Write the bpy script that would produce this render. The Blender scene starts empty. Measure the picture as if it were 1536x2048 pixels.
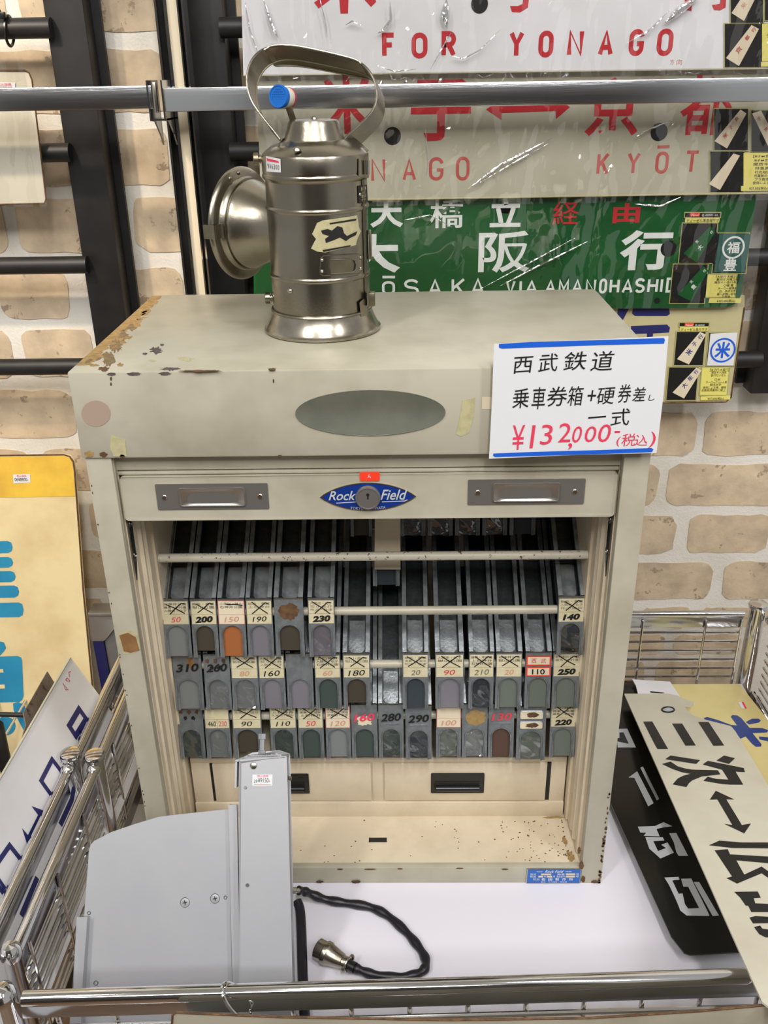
import bpy, bmesh, math, random
from mathutils import Vector, Matrix, noise
from mathutils.geometry import tessellate_polygon
random.seed(7)
C = bpy.context.scene.collection
SC = bpy.context.scene
V = Vector

# ------------------------------------------------------------------ camera
F_PX = 1836.7
PIT, YAW, ROL = 0.4448, -0.0209, -0.0181
CAM = V((0.3363, -0.9032, 0.9863))
_f = V((math.sin(YAW)*math.cos(PIT), math.cos(YAW)*math.cos(PIT), -math.sin(PIT)))
_r0 = V((math.cos(YAW), -math.sin(YAW), 0)); _u0 = _r0.cross(_f)
_r = math.cos(ROL)*_r0 + math.sin(ROL)*_u0
_u = -math.sin(ROL)*_r0 + math.cos(ROL)*_u0
cd = bpy.data.cameras.new('camera'); cam = bpy.data.objects.new('camera', cd); C.objects.link(cam)
cd.sensor_fit = 'HORIZONTAL'; cd.sensor_width = 36; cd.lens = F_PX/1536*36; cd.clip_start = 0.02
cam.matrix_world = Matrix(((_r.x, _u.x, -_f.x, CAM.x), (_r.y, _u.y, -_f.y, CAM.y), (_r.z, _u.z, -_f.z, CAM.z), (0, 0, 0, 1)))
SC.camera = cam

# ------------------------------------------------------------------ world, lights, exposure
w = bpy.data.worlds.new('world'); SC.world = w; w.use_nodes = True
w.node_tree.nodes['Background'].inputs[0].default_value = (1.0, .985, .965, 1)
w.node_tree.nodes['Background'].inputs[1].default_value = 0.38
SC.view_settings.view_transform = 'Standard'; SC.view_settings.look = 'None'
SC.view_settings.exposure = 0.22; SC.view_settings.gamma = 1
SC.view_settings.use_curve_mapping = False
def area(name, loc, target, sx, sy, power, col):
    l = bpy.data.lights.new(name, 'AREA'); l.shape = 'RECTANGLE'; l.size = sx; l.size_y = sy
    l.energy = power; l.color = col
    o = bpy.data.objects.new(name, l); C.objects.link(o); o.location = loc
    o.rotation_euler = (V(target)-V(loc)).to_track_quat('-Z', 'Y').to_euler(); return o
area('ceiling_and_fill_light', (-0.75, -1.3, 2.9), (-0.3, -0.3, 0), 0.14, 2.4, 56, (1.0, .97, .94))
area('ceiling_and_fill_light', (0.55, -1.3, 2.9), (0.45, -0.3, 0), 0.14, 2.4, 66, (1.0, .97, .95))
area('ceiling_and_fill_light', (1.8, -1.3, 2.9), (1.2, -0.3, 0), 0.14, 2.4, 50, (.98, .97, 1.0))
area('ceiling_and_fill_light', (0.4, -3.0, 2.8), (0.4, 0.0, 0.5), 2.6, 0.3, 38, (1.0, .98, .96))  # added frontal fill from behind the camera, not a known tube
sp = bpy.data.lights.new('warm_spot_light', 'SPOT'); sp.energy = 46; sp.color = (1.0, .82, .62); sp.spot_size = math.radians(58); sp.spot_blend = .6; sp.shadow_soft_size = .03
so = bpy.data.objects.new('warm_spot_light', sp); C.objects.link(so); so.location = (-0.55, -0.25, 1.75)
so.rotation_euler = (V((-0.42, .62, .42))-so.location).to_track_quat('-Z', 'Y').to_euler()

# ------------------------------------------------------------------ helpers
def ray(px, py):
    return (px-768)/F_PX*_r - (py-1024)/F_PX*_u + _f
class Plane:
    "a real plane in the room: origin, right (u), up (v); normal towards the viewer"
    def __init__(s, o, u, v):
        s.o = V(o); s.u = V(u).normalized(); s.n = s.u.cross(V(v)).normalized(); s.v = s.n.cross(s.u)
    def at(s, px, py, off=0):
        d = ray(px, py); t = ((s.o+s.n*off-CAM).dot(s.n))/d.dot(s.n); return CAM+t*d
    def loc(s, px, py):
        p = s.at(px, py)-s.o; return (p.dot(s.u), p.dot(s.v))
    def w(s, a, b, off=0): return s.o+s.u*a+s.v*b+s.n*off
def FR(y): return Plane((0, y, 0), (1, 0, 0), (0, 0, 1))
def lin(c):
    if isinstance(c, str): c = tuple(int(c[i:i+2], 16)/255 for i in (0, 2, 4))
    return tuple((x/12.92 if x <= .04045 else ((x+.055)/1.055)**2.4) for x in c)
class MB:
    def __init__(s): s.v = []; s.f = []
    def add(s, vs, fs):
        b = len(s.v); s.v += [V(p) for p in vs]; s.f += [tuple(b+i for i in f) for f in fs]; return s
    def box(s, a, b):
        x0, y0, z0 = a; x1, y1, z1 = b
        return s.add([(x0,y0,z0),(x1,y0,z0),(x1,y1,z0),(x0,y1,z0),(x0,y0,z1),(x1,y0,z1),(x1,y1,z1),(x0,y1,z1)],
              [(0,3,2,1),(4,5,6,7),(0,1,5,4),(1,2,6,5),(2,3,7,6),(3,0,4,7)])
    def obox(s, o, u, v, n):
        o, u, v, n = V(o), V(u), V(v), V(n)
        return s.add([o,o+u,o+u+n,o+n,o+v,o+u+v,o+u+v+n,o+v+n], [(0,3,2,1),(4,5,6,7),(0,1,5,4),(1,2,6,5),(2,3,7,6),(3,0,4,7)])
    def prism(s, pts, d):
        "solid from a 3D polygon, thickened along d"
        pts = [V(p) for p in pts]; d = V(d); n = len(pts); tri = tessellate_polygon([pts])
        fs = [tuple(t) for t in tri]+[tuple(n+i for i in reversed(t)) for t in tri]+[(i,(i+1)%n,n+(i+1)%n,n+i) for i in range(n)]
        return s.add(pts+[p+d for p in pts], fs)
    def flat(s, pts):
        pts = [V(p) for p in pts]; return s.add(pts, [tuple(t) for t in tessellate_polygon([pts])])
    def tube(s, pts, r, n=12, cap=True, closed=False):
        pts = [V(p) for p in pts]; m = len(pts); rr = r if isinstance(r, (list, tuple)) else [r]*m
        rings = []; prev = None
        for i, p in enumerate(pts):
            if closed: t = (pts[(i+1)%m]-pts[i-1])
            else: t = (pts[min(i+1, m-1)]-pts[max(i-1, 0)])
            t.normalize()
            a = prev if prev is not None else (V((0,0,1)) if abs(t.z) < .9 else V((1,0,0)))
            a = (a-t*a.dot(t)).normalized(); prev = a; b = t.cross(a)
            rings.append([p+(a*math.cos(2*math.pi*k/n)+b*math.sin(2*math.pi*k/n))*rr[i] for k in range(n)])
        vs = [q for g in rings for q in g]; fs = []
        for i in range(m if closed else m-1):
            j = (i+1) % m
            for k in range(n): fs.append((i*n+k, i*n+(k+1)%n, j*n+(k+1)%n, j*n+k))
        if cap and not closed: fs += [tuple(range(n-1, -1, -1)), tuple((m-1)*n+k for k in range(n))]
        return s.add(vs, fs)
    def lathe(s, prof, o=(0,0,0), ax=(0,0,1), n=48):
        o = V(o); ax = V(ax).normalized(); a = (V((0,0,1)) if abs(ax.z) < .9 else V((1,0,0))); a = (a-ax*a.dot(ax)).normalized(); b = ax.cross(a)
        vs = []; fs = []; m = len(prof)
        for (r, h) in prof:
            for k in range(n):
                t = 2*math.pi*k/n; vs.append(o+ax*h+(a*math.cos(t)+b*math.sin(t))*max(r, 1e-5))
        for i in range(m-1):
            for k in range(n): fs.append((i*n+k, i*n+(k+1)%n, (i+1)*n+(k+1)%n, (i+1)*n+k))
        return s.add(vs, fs)
    def ball(s, c, r, n=16, sc=(1,1,1)):
        pr = [(r*math.sin(math.pi*i/10), -r*math.cos(math.pi*i/10)*sc[2]) for i in range(11)]
        return s.lathe(pr, c, (0,0,1), n)
    def ribbon(s, paths, wd, pl, off=0.0004):
        "uniform-width painted strokes on a plane, paths in plane coordinates"
        for pi, path in enumerate(paths):
            o2 = off+pi*5e-5; n = len(path); P = [V((p[0], p[1], 0)) for p in path]; closed = n > 2 and (P[0]-P[-1]).length < 1e-7
            L = []; Rr = []
            for i in range(n):
                if closed: d0 = P[i]-P[i-1] if i else P[0]-P[-2]; d1 = P[i+1]-P[i] if i < n-1 else P[1]-P[0]
                else: d0 = P[i]-P[max(i-1, 0)]; d1 = P[min(i+1, n-1)]-P[i]
                if d0.length < 1e-9: d0 = d1
                if d1.length < 1e-9: d1 = d0
                d0 = d0.normalized(); d1 = d1.normalized(); n0 = V((-d0.y, d0.x, 0)); n1 = V((-d1.y, d1.x, 0)); m = n0+n1
                if m.length < .5: m = n0 if m.length < 1e-6 else m.normalized()*1.9
                else: m = m/max(m.length_squared/2, .55)
                L.append(P[i]+m*wd/2); Rr.append(P[i]-m*wd/2)
            s.add([pl.w(q.x, q.y, o2) for q in L]+[pl.w(q.x, q.y, o2) for q in Rr], [(n+k, n+k+1, k+1, k) for k in range(n-1)])
        return s
class ML:
    "a row of letters, each of them a part of its own"
    def __init__(s): s.g = []
    def sub(s): s.g.append(MB()); return s.g[-1]
def sub(mb): return mb.sub() if isinstance(mb, ML) else mb
def kobj(name, mb, m, parent=None, smooth=False, bevel=0, label=None):
    if isinstance(mb, ML):
        for g in mb.g: o = kobj('character' if name == 'lettering' else name, g, m, parent)
        return o
    me = bpy.data.meshes.new(name); me.from_pydata([tuple(p) for p in mb.v], [], mb.f); me.update()
    if smooth or bevel:
        bm = bmesh.new(); bm.from_mesh(me)
        if bevel:
            bmesh.ops.remove_doubles(bm, verts=bm.verts, dist=1e-6)
            bmesh.ops.bevel(bm, geom=[e for e in bm.edges if len(e.link_faces) == 2 and e.calc_face_angle(0) > .6], offset=bevel, segments=2, affect='EDGES', profile=.5)
        bmesh.ops.recalc_face_normals(bm, faces=bm.faces)
        bm.to_mesh(me); bm.free()
        for p in me.polygons: p.use_smooth = True
        try: me.set_sharp_from_angle(angle=math.radians(38))
        except Exception: pass
    me.materials.append(m)
    o = bpy.data.objects.new(name, me); C.objects.link(o); link(o, parent)
    if label: o['label'] = label
    if name == 'lettering': o['kind'] = 'stuff'
    return o
def wm(o):
    return wm(o.parent) @ o.matrix_parent_inverse @ o.matrix_basis if o.parent else o.matrix_basis.copy()
def link(o, parent):
    if parent is not None:
        o.parent = parent; o.matrix_parent_inverse = wm(parent).inverted()
def tag(o, label, cat, group=None):
    o['label'] = label; o['category'] = cat
    if group: o['group'] = group
    return o
def thing(name, label, cat, loc, group=None):
    o = bpy.data.objects.new(name, None); o.empty_display_size = .02; C.objects.link(o); o.location = loc
    return tag(o, label, cat, group)
def struct(name, mb, m, parent=None, **k):
    o = kobj(name, mb, m, parent, **k); o['kind'] = 'structure'; return o
# ---- materials
def mat(name, col, rough=.5, metal=0., col2=None, nscale=20, nlo=.4, nhi=.65, spots=None, scol='3a2418', sscale=60, sth=.68, bump=0., bscale=200, stretch=None, trans=0, coat=0, rnd=0, spec=.5):
    m = bpy.data.materials.new(name); m.use_nodes = True; nt = m.node_tree; N = nt.nodes; L = nt.links
    b = N['Principled BSDF']; c1 = (*lin(col), 1)
    b.inputs['Base Color'].default_value = c1; b.inputs['Roughness'].default_value = rough; b.inputs['Metallic'].default_value = metal
    b.inputs['Specular IOR Level'].default_value = spec
    if coat: b.inputs['Coat Weight'].default_value = coat; b.inputs['Coat Roughness'].default_value = .08
    tc = N.new('ShaderNodeTexCoord'); mp = N.new('ShaderNodeMapping'); L.new(tc.outputs['Object'], mp.inputs[0])
    if stretch: mp.inputs['Scale'].default_value = stretch
    out = None
    def nz(scale, det=4, ro=.6):
        n = N.new('ShaderNodeTexNoise'); n.inputs['Scale'].default_value = scale; n.inputs['Detail'].default_value = det; n.inputs['Roughness'].default_value = ro
        L.new(mp.outputs[0], n.inputs['Vector']); return n
    def ramp(src, lo, hi):
        r = N.new('ShaderNodeValToRGB'); r.color_ramp.elements[0].position = lo; r.color_ramp.elements[1].position = hi; L.new(src, r.inputs[0]); return r.outputs[0]
    def mix(fac, a, bb):
        x = N.new('ShaderNodeMix'); x.data_type = 'RGBA'; L.new(fac, x.inputs[0])
        for s, i in ((a, 6), (bb, 7)):
            if isinstance(s, tuple): x.inputs[i].default_value = s
            else: L.new(s, x.inputs[i])
        return x.outputs[2]
    if col2: out = mix(ramp(nz(nscale).outputs[0], nlo, nhi), c1, (*lin(col2), 1))
    if spots: out = mix(ramp(nz(sscale, 6, .7).outputs[0], sth, sth+.02), out or c1, (*lin(scol), 1))
    if rnd:
        oi = N.new('ShaderNodeObjectInfo'); hs = N.new('ShaderNodeHueSaturation')
        mr = N.new('ShaderNodeMapRange'); L.new(oi.outputs['Random'], mr.inputs[0]); mr.inputs[3].default_value = 1-rnd; mr.inputs[4].default_value = 1+rnd
        L.new(mr.outputs[0], hs.inputs['Value'])
        if out: L.new(out, hs.inputs['Color'])
        else: hs.inputs['Color'].default_value = c1
        out = hs.outputs[0]
    if out: L.new(out, b.inputs['Base Color'])
    if bump:
        bp = N.new('ShaderNodeBump'); bp.inputs['Strength'].default_value = bump; bp.inputs['Distance'].default_value = .002; L.new(nz(bscale, 5).outputs[0], bp.inputs['Height']); L.new(bp.outputs[0], b.inputs['Normal'])
    m['nz'] = 1; m['_'] = 0
    return m
def wrapmat(name, amount=.25, bump=1., scale=14, stretch=(1,1,1), rough=.06):
    m = bpy.data.materials.new(name); m.use_nodes = True; nt = m.node_tree; N = nt.nodes; L = nt.links; N.remove(N['Principled BSDF'])
    g = N.new('ShaderNodeBsdfGlossy'); g.inputs['Roughness'].default_value = rough; t = N.new('ShaderNodeBsdfTransparent'); mx = N.new('ShaderNodeMixShader')
    t.inputs[0].default_value = (.96, .96, .96, 1)
    tc = N.new('ShaderNodeTexCoord'); mp = N.new('ShaderNodeMapping'); mp.inputs['Scale'].default_value = stretch; mp.inputs['Rotation'].default_value = (0, .5, 0)
    n = N.new('ShaderNodeTexNoise'); n.inputs['Scale'].default_value = scale; n.inputs['Detail'].default_value = 1.5; n.inputs['Distortion'].default_value = .8
    L.new(tc.outputs['Object'], mp.inputs[0]); L.new(mp.outputs[0], n.inputs['Vector'])
    bp = N.new('ShaderNodeBump'); bp.inputs['Strength'].default_value = bump; bp.inputs['Distance'].default_value = .02; L.new(n.outputs[0], bp.inputs['Height']); L.new(bp.outputs[0], g.inputs['Normal'])
    mx.inputs[0].default_value = amount; L.new(t.outputs[0], mx.inputs[1]); L.new(g.outputs[0], mx.inputs[2]); L.new(mx.outputs[0], N['Material Output'].inputs[0])
    return m
M = {}
M['plaster'] = mat('wall_plaster', 'dedad0', .8, col2='d2ccbe', nscale=9, bump=.6, bscale=260)
M['brick'] = mat('brick_stone', 'd0bc9e', .85, col2='b3a189', nscale=16, nlo=.38, nhi=.66, bump=1., bscale=45, rnd=.10, spots=1, scol='9c8a72', sscale=26, sth=.60)
M['black_steel'] = mat('black_painted_steel', '121112', .5, col2='1b1a1a', nscale=30, spots=1, scol='55534f', sscale=90, sth=.72)
M['chrome'] = mat('polished_chrome', 'd8d7d6', .09, 1.)
M['chrome_strip'] = mat('chrome_strip', 'b9bcc0', .16, 1., bump=.05, bscale=60)
M['alu'] = mat('aluminium_bar', 'c6c8cb', .2, 1., bump=.12, bscale=40, stretch=(.3, 1, 6))
M['cream'] = mat('cream_enamel_paint', 'b0ab99', .36, col2='948e7a', nscale=9, nlo=.42, nhi=.80, spots=1, scol='6a5238', sscale=75, sth=.745)
M['cream_in'] = mat('cream_inner_paint', 'd2c4ab', .45, col2='c6b89e', nscale=18, spots=1, scol='5a4026', sscale=110, sth=.73)
M['rust'] = mat('rust_brown', '4a3320', .85, col2='6d4d2c', nscale=90)
M['browning'] = mat('brown_rust_bloom', '6f5c42', .8, col2='85704c', nscale=150)
M['rust_soft'] = mat('rust_ochre', '8c7040', .8, col2='a08558', nscale=120)
M['purple_chip'] = mat('bare_primer', '4b4144', .7, col2='5b4d48', nscale=150)
M['steel'] = mat('galvanised_steel', 'a3a9ad', .26, .7, col2='7f8588', nscale=50, bump=.1, bscale=300)
M['steel_dark'] = mat('dull_zinc_steel', '565b5d', .34, .9, col2='44484a', nscale=60, bump=.1, bscale=200)
M['steel_plate'] = mat('grey_steel_plate', '85898b', .36, .45, col2='74797b', nscale=90, bump=.08, bscale=300)
M['flat_screw'] = mat('flat_screw_metal', 'a9abae', .4, .6)
M['nickel'] = mat('aged_nickel', '989284', .27, 1., col2='868072', nscale=14, bump=.06, bscale=350)
M['nickel_b'] = mat('polished_nickel', 'b5afa2', .24, 1., col2='989181', nscale=25)
M['nickel_d'] = mat('dull_nickel', '8b8470', .42, 1., col2='7a735f', nscale=30)
M['screw'] = mat('screw_metal', 'b8b4a8', .25, 1.)
M['white_board'] = mat('white_laminate', 'd6d4dc', .35, spots=1, scol='777777', sscale=140, sth=.78)
M['grey_paint'] = mat('grey_hammer_paint', 'a5a6a9', .4, col2='9fa0a4', nscale=7, spots=1, scol='85878a', sscale=160, sth=.76, metal=.25)
M['blackp'] = mat('black_plastic', '151515', .3)
M['rubber'] = mat('black_vinyl_tape', '17151c', .38, bump=.3, bscale=120)
M['blue_plastic'] = mat('blue_plastic', '0f63b8', .3)
M['white_plastic'] = mat('white_plastic', 'd8d4c4', .35)
M['red_plastic'] = mat('red_plastic', 'a83038', .4)
M['paper'] = mat('white_paper', 'd3d4d6', .7)
M['ink_blk'] = mat('black_ink', '141414', .5)
M['ink_red'] = mat('red_ink', 'd83a55', .55)
M['ink_redp'] = mat('red_print', 'c2404a', .55)
M['ink_pale'] = mat('faded_red_ink', 'c58c74', .6)
M['ink_grey'] = mat('grey_pencil_ink', '6b6555', .6)
M['ink_blue'] = mat('blue_marker', '1459c8', .45)
M['label_card'] = mat('yellowed_label_card', 'c9c0a0', .6, col2='b8ae88', nscale=60, nlo=.4, nhi=.75)
M['label_pale'] = mat('pale_label_card', 'd3c6ab', .6)
M['sign_white'] = mat('white_enamel_sign', 'dddcde', .25, col2='d2d2d2', nscale=6)
M['sign_cream'] = mat('cream_enamel_sign', 'b9b5a2', .25, col2='aba793', nscale=7)
M['sign_green'] = mat('green_enamel_sign', '1c5a2c', .22, col2='184f26', nscale=8)
M['sign_beige'] = mat('beige_enamel_sign', 'bfb68e', .3, col2='b3a97f', nscale=8, spots=1, scol='8a6238', sscale=22, sth=.72)
M['sign_red'] = mat('red_sign_paint', 'b82a30', .35)
M['sign_red_pale'] = mat('pale_red_sign_paint', 'b2514b', .4)
M['white_paint'] = mat('white_sign_paint', 'dfe2dc', .35)
M['navy'] = mat('navy_sign_paint', '26285e', .35)
M['navy2'] = mat('blue_sign_paint', '233a7a', .35)
M['info_black'] = mat('info_card_black', '161616', .35)
M['info_yellow'] = mat('info_card_yellow', 'd9cf6c', .5)
M['info_edge'] = mat('info_card_border', 'a8a468', .5)
M['orange'] = mat('orange_red_sticker', 'ee3d25', .4)
M['sky_blue'] = mat('sky_blue_paint', '2688ae', .45, col2='1f7da6', nscale=14)
M['yellow_top'] = mat('yellow_paint', 'e0b93e', .5, col2='cda23a', nscale=14, spots=1, scol='8a6a2a', sscale=45, sth=.73)
M['yellow_cream'] = mat('aged_cream_paint', 'dccb9c', .5, col2='cab384', nscale=10, nlo=.4, nhi=.7, spots=1, scol='9a7a48', sscale=50, sth=.74)
M['sign_ivory'] = mat('ivory_painted_board', 'cbc6b4', .35, col2='bcb5a2', nscale=7, nlo=.42, nhi=.75, spots=1, scol='8f8874', sscale=80, sth=.76)
M['sign_black'] = mat('black_enamel', '161514', .2)
M['yellow_box'] = mat('pale_yellow_enamel', 'd3c489', .35, col2='c8b87c', nscale=9)
M['lilac'] = mat('white_sign_lettering', 'b7b9bd', .4)
M['floor'] = mat('floor_board', '6f5439', .5, col2='5d452e', nscale=8)
M['ceiling'] = mat('ceiling_board', 'c8c8c4', .8)
M['dark_room'] = mat('dark_reflection_wall', '4a4744', .8, col2='2e2c2c', nscale=1.6, nlo=.45, nhi=.55)  # dark tone chosen for what the chrome reflects
M['wrap'] = wrapmat('clear_plastic_wrap', .12, 1.0, 16, (1, 1, .25))
M['glare_crease'] = wrapmat('plastic_glare_crease', .55, .2, 60, rough=.12)  # glossy film for the highlight streaks added along wrap folds
M['wrap2'] = wrapmat('clear_plastic_film', .22, .5, 30, rough=.1)
M['silver_ink'] = mat('silver_ink', 'b4b9b4', .4)
M['oval'] = mat('dull_green_grey_plate', '77796b', .35, .3, col2='6c7064', nscale=30)
M['patch'] = mat('beige_tape_patch', '9f8c7b', .6)
M['tape_brown'] = mat('brown_tape_residue', '7c5836', .6, col2='8d6a40', nscale=40)
M['tape_yel'] = mat('yellowed_tape', 'b5ae87', .5, col2='a8a07a', nscale=120)
M['emblem_blue'] = mat('blue_emblem_enamel', '0e2f7c', .25)
M['plate_blue'] = mat('blue_name_plate', '1e5cae', .3)
M['handle_grey'] = mat('satin_grey_aluminium', '8a8985', .4, .7)
M['cup'] = mat('bright_recess_metal', 'b8b5ae', .3, .9)
for nm, c, r, mt in (('ins_grey','8d9190',.35,.4),('ins_lilac','928f97',.3,.5),('ins_dark','3a3328',.6,0),('ins_orange','96592e',.5,0),('ins_green','48544f',.35,.3),('ins_greengrey','6f776e',.4,.3),('ins_navy','3e464c',.3,.3),('ins_brown','4d382c',.6,0)):
    M[nm] = mat(nm.replace('ins_', 'ticket_')+'_insert', c, r, mt, col2=None)
# ---- text
_tc = {}
def tmesh(body, bold=0., shear=0.):
    k = (body, bold, shear)
    if k not in _tc:
        c = bpy.data.curves.new('txt', 'FONT'); c.body = body; c.size = 1; c.resolution_u = 3; c.offset = bold; c.shear = shear
        o = bpy.data.objects.new('txt', c); C.objects.link(o); bpy.context.view_layer.update()
        dg = bpy.context.evaluated_depsgraph_get(); me = bpy.data.meshes.new_from_object(o.evaluated_get(dg))
        vs = [v.co.copy() for v in me.vertices]; fs = [tuple(p.vertices) for p in me.polygons]
        bpy.data.objects.remove(o); bpy.data.curves.remove(c); bpy.data.meshes.remove(me)
        if not vs: vs = [V((0,0,0)), V((1,0,0)), V((1,1,0))]; fs = []
        _tc[k] = (vs, fs, min(v.x for v in vs), max(v.x for v in vs), min(v.y for v in vs), max(v.y for v in vs))
    return _tc[k]
def tadd(mb, body, pl, a0, b0, a1, b1, bold=0., shear=0., off=.0004, rot=0):
    "text fitted to the rectangle (a0,b0)-(a1,b1) of plane pl"
    mb = sub(mb)
    vs, fs, x0, x1, y0, y1 = tmesh(body, bold, shear); out = []
    sx = (a1-a0)/max(x1-x0, 1e-6); sy = (b1-b0)/max(y1-y0, 1e-6)
    if body in ('一', '-', 'ー'): sy = sx
    ca, cb = (a0+a1)/2, (b0+b1)/2
    for v in vs:
        x = (v.x-(x0+x1)/2)*sx; y = (v.y-(y0+y1)/2)*sy
        if rot: x, y = x*math.cos(rot)-y*math.sin(rot), x*math.sin(rot)+y*math.cos(rot)
        out.append(pl.w(ca+x, cb+y, off))
    mb.add(out, fs)
def tpx(mb, body, pl, x0, y0, x1, y1, **k):
    "text fitted between two photograph points on plane pl"
    a = pl.loc(x0, (y0+y1)/2)[0]; c = pl.loc(x1, (y0+y1)/2)[0]; xm = (x0+x1)/2
    b = pl.loc(xm, y1)[1]; d = pl.loc(xm, y0)[1]
    tadd(mb, body, pl, a, b, c, d, **k)
def ppx(mb, pl, pts, th=0, off=0.):
    mb = sub(mb)
    P = [pl.at(x, y, off) for x, y in pts]
    if th: mb.prism(P, -pl.n*th)
    else: mb.flat(P)
    return mb
def rrect(x0, y0, x1, y1, r, n=4):
    out = []
    for cx, cy, a in ((x1-r, y0+r, -90), (x1-r, y1-r, 0), (x0+r, y1-r, 90), (x0+r, y0+r, 180)):
        for k in range(n+1):
            t = math.radians(a+90*k/n); out.append((cx+r*math.cos(t), cy+r*math.sin(t)))
    return out
def ell(cx, cy, rx, ry, n=32): return [(cx+rx*math.cos(2*math.pi*k/n), cy+ry*math.sin(2*math.pi*k/n)) for k in range(n)]
def blob(cx, cy, rx, ry, seed, n=22, j=.35):
    rn = random.Random(seed); return [(cx+rx*(1-j*rn.random())*math.cos(2*math.pi*k/n), cy+ry*(1-j*rn.random())*math.sin(2*math.pi*k/n)) for k in range(n)]
def arc(cx, cy, rx, ry, a0, a1, n=8): return [(cx+rx*math.cos(math.radians(a0+(a1-a0)*k/n)), cy+ry*math.sin(math.radians(a0+(a1-a0)*k/n))) for k in range(n+1)]
def glyph(ch):
    r = .5
    O = arc(.5,.72,.5,.28,0,180)+arc(.5,.28,.5,.28,180,360)+[(1,.72)]
    return {'F': [[(0,0),(0,1),(1,1)], [(0,.52),(.8,.52)]], 'O': [O], 'R': [[(0,0),(0,1),(.5,1)]+arc(.5,.74,.5,.26,90,-90)+[(0,.48)], [(.5,.48),(1,0)]],
      'Y': [[(0,1),(.5,.5),(1,1)], [(.5,.5),(.5,0)]], 'N': [[(0,0),(0,1),(1,0),(1,1)]], 'A': [[(0,0),(.5,1),(1,0)], [(.18,.3),(.82,.3)]],
      'G': [arc(.5,.72,.5,.28,10,180)+arc(.5,.28,.5,.28,180,360)+[(1,.45),(.55,.45)]], 'K': [[(0,0),(0,1)], [(1,1),(0,.4)], [(.35,.6),(1,0)]],
      'T': [[(0,1),(1,1)], [(.5,1),(.5,0)]], 'S': [arc(.5,.75,.5,.25,20,270)+arc(.5,.25,.5,.25,90,-160)], 'V': [[(0,1),(.5,0),(1,1)]], 'I': [[(.5,0),(.5,1)]],
      'M': [[(0,0),(0,1),(.5,.3),(1,1),(1,0)]], 'H': [[(0,0),(0,1)], [(1,0),(1,1)], [(0,.5),(1,.5)]], 'D': [[(0,0),(0,1),(.4,1)]+arc(.4,.5,.6,.5,90,-90)+[(0,0)]]}[ch]
def letter(mb, ch, pl, x0, y0, x1, y1, wpx=10):
    mb = sub(mb)
    a = pl.loc(x0, (y0+y1)/2)[0]; c = pl.loc(x1, (y0+y1)/2)[0]; xm = (x0+x1)/2; b = pl.loc(xm, y1)[1]; d = pl.loc(xm, y0)[1]
    wd = (c-a)/(x1-x0)*wpx; a += wd/2; c -= wd/2; b += wd/2; d -= wd/2
    mb.ribbon([[(a+(c-a)*x, b+(d-b)*y) for x, y in p] for p in glyph(ch)], wd, pl)
def dsc(mb, pl, a, b, r, h=.001, n=16):
    mb.lathe([(r, 0), (r, h*.6), (r*.8, h), (0.00001, h)], pl.w(a, b, 0), pl.n, n)
def screw(parent, pl, a, b, r, name='screw', h=.0014):
    o = MB(); dsc(o, pl, a, b, r, h); s = kobj(name, o, M['screw'], parent, smooth=True)
    c = MB()
    for dx, dy in ((1, .25), (-.25, 1)):
        k = r*.55; c.flat([pl.w(a+(dx*k-dy*k*.22), b+(dy*k+dx*k*.22), h+.00015), pl.w(a+(-dx*k-dy*k*.22), b+(-dy*k+dx*k*.22), h+.00015), pl.w(a+(-dx*k+dy*k*.22), b+(-dy*k-dx*k*.22), h+.00015), pl.w(a+(dx*k+dy*k*.22), b+(dy*k-dx*k*.22), h+.00015)])
    return s, c
# ================================================================== the setting
WY = .62
b = MB().box((-1.6, WY+.002, -.75), (2.3, WY+.06, 2.95)); wall = struct('wall_back', b, M['plaster'])
struct('floor', MB().box((-1.6, -3.4, -.79), (2.3, WY+.06, -.75)), M['floor'])
struct('wall_front_unseen', MB().box((-1.6, -3.4, -.75), (2.3, -3.36, 2.95)), M['dark_room'])  # unseen wall behind the camera, added dark to deepen chrome reflections
struct('ceiling', MB().box((-1.6, -3.4, 2.95), (2.3, WY+.06, 2.99)), M['ceiling'])
rows = [(1.135, .085, [(-.46,-.235),(-.215,-.175),(-.125,.0),(.02,.16),(.18,.4),(.42,.6),(.62,.8),(.82,1.0),(1.02,1.2)]),
 (1.026, .085, [(-.5,-.30),(-.28,-.14),(-.117,-.01),(.01,.16),(.18,.36),(.38,.6),(.62,.8),(.82,.98),(1.0,1.2)]),
 (.917, .082, [(-.45,-.27),(-.25,-.132),(-.114,-.021),(.0,.2),(.22,.4),(.42,.62),(.64,.82),(.84,1.04)]),
 (.816, .083, [(-.5,-.297),(-.277,-.16),(-.142,-.108),(-.089,.06),(.08,.3),(.32,.5),(.52,.72),(.74,.90),(.92,1.1)]),
 (.705, .08, [(-.55,-.35),(-.33,-.2126),(-.155,-.02),(.0,.2),(.22,.42),(.44,.62),(.64,.82),(.84,.96),(.98,1.15)]),
 (.607, .084, [(-.5,-.325),(-.305,-.185),(-.165,.04),(.7,.88),(.90,1.08)]),
 (.50, .086, [(-.55,-.42),(-.40,-.237),(-.215,-.05)]),
 (.39, .08, [(-.5,-.33),(-.31,-.12),(-.10,.05)]), (.29, .08, [(-.45,-.26),(-.24,-.04)]), (.185, .08, [(-.5,-.34),(-.32,-.13),(-.11,.05)]), (.08, .08, [(-.45,-.24),(-.22,-.03)]),
 (.446, .081, [(.66,.856),(.870,1.06)]), (.348, .081, [(.61,.80),(.816,1.04)]), (.247, .078, [(.64,.843),(.866,1.016),(1.03,1.2)]),
 (.149, .080, [(.70,.922),(.945,1.1)]), (.050, .045, [(.80,.893),(.917,1.05)]), (-.012, .045, [(.72,.85),(.87,1.0)]), (-.075, .06, [(.70,.82),(.84,1.0)])]
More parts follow.
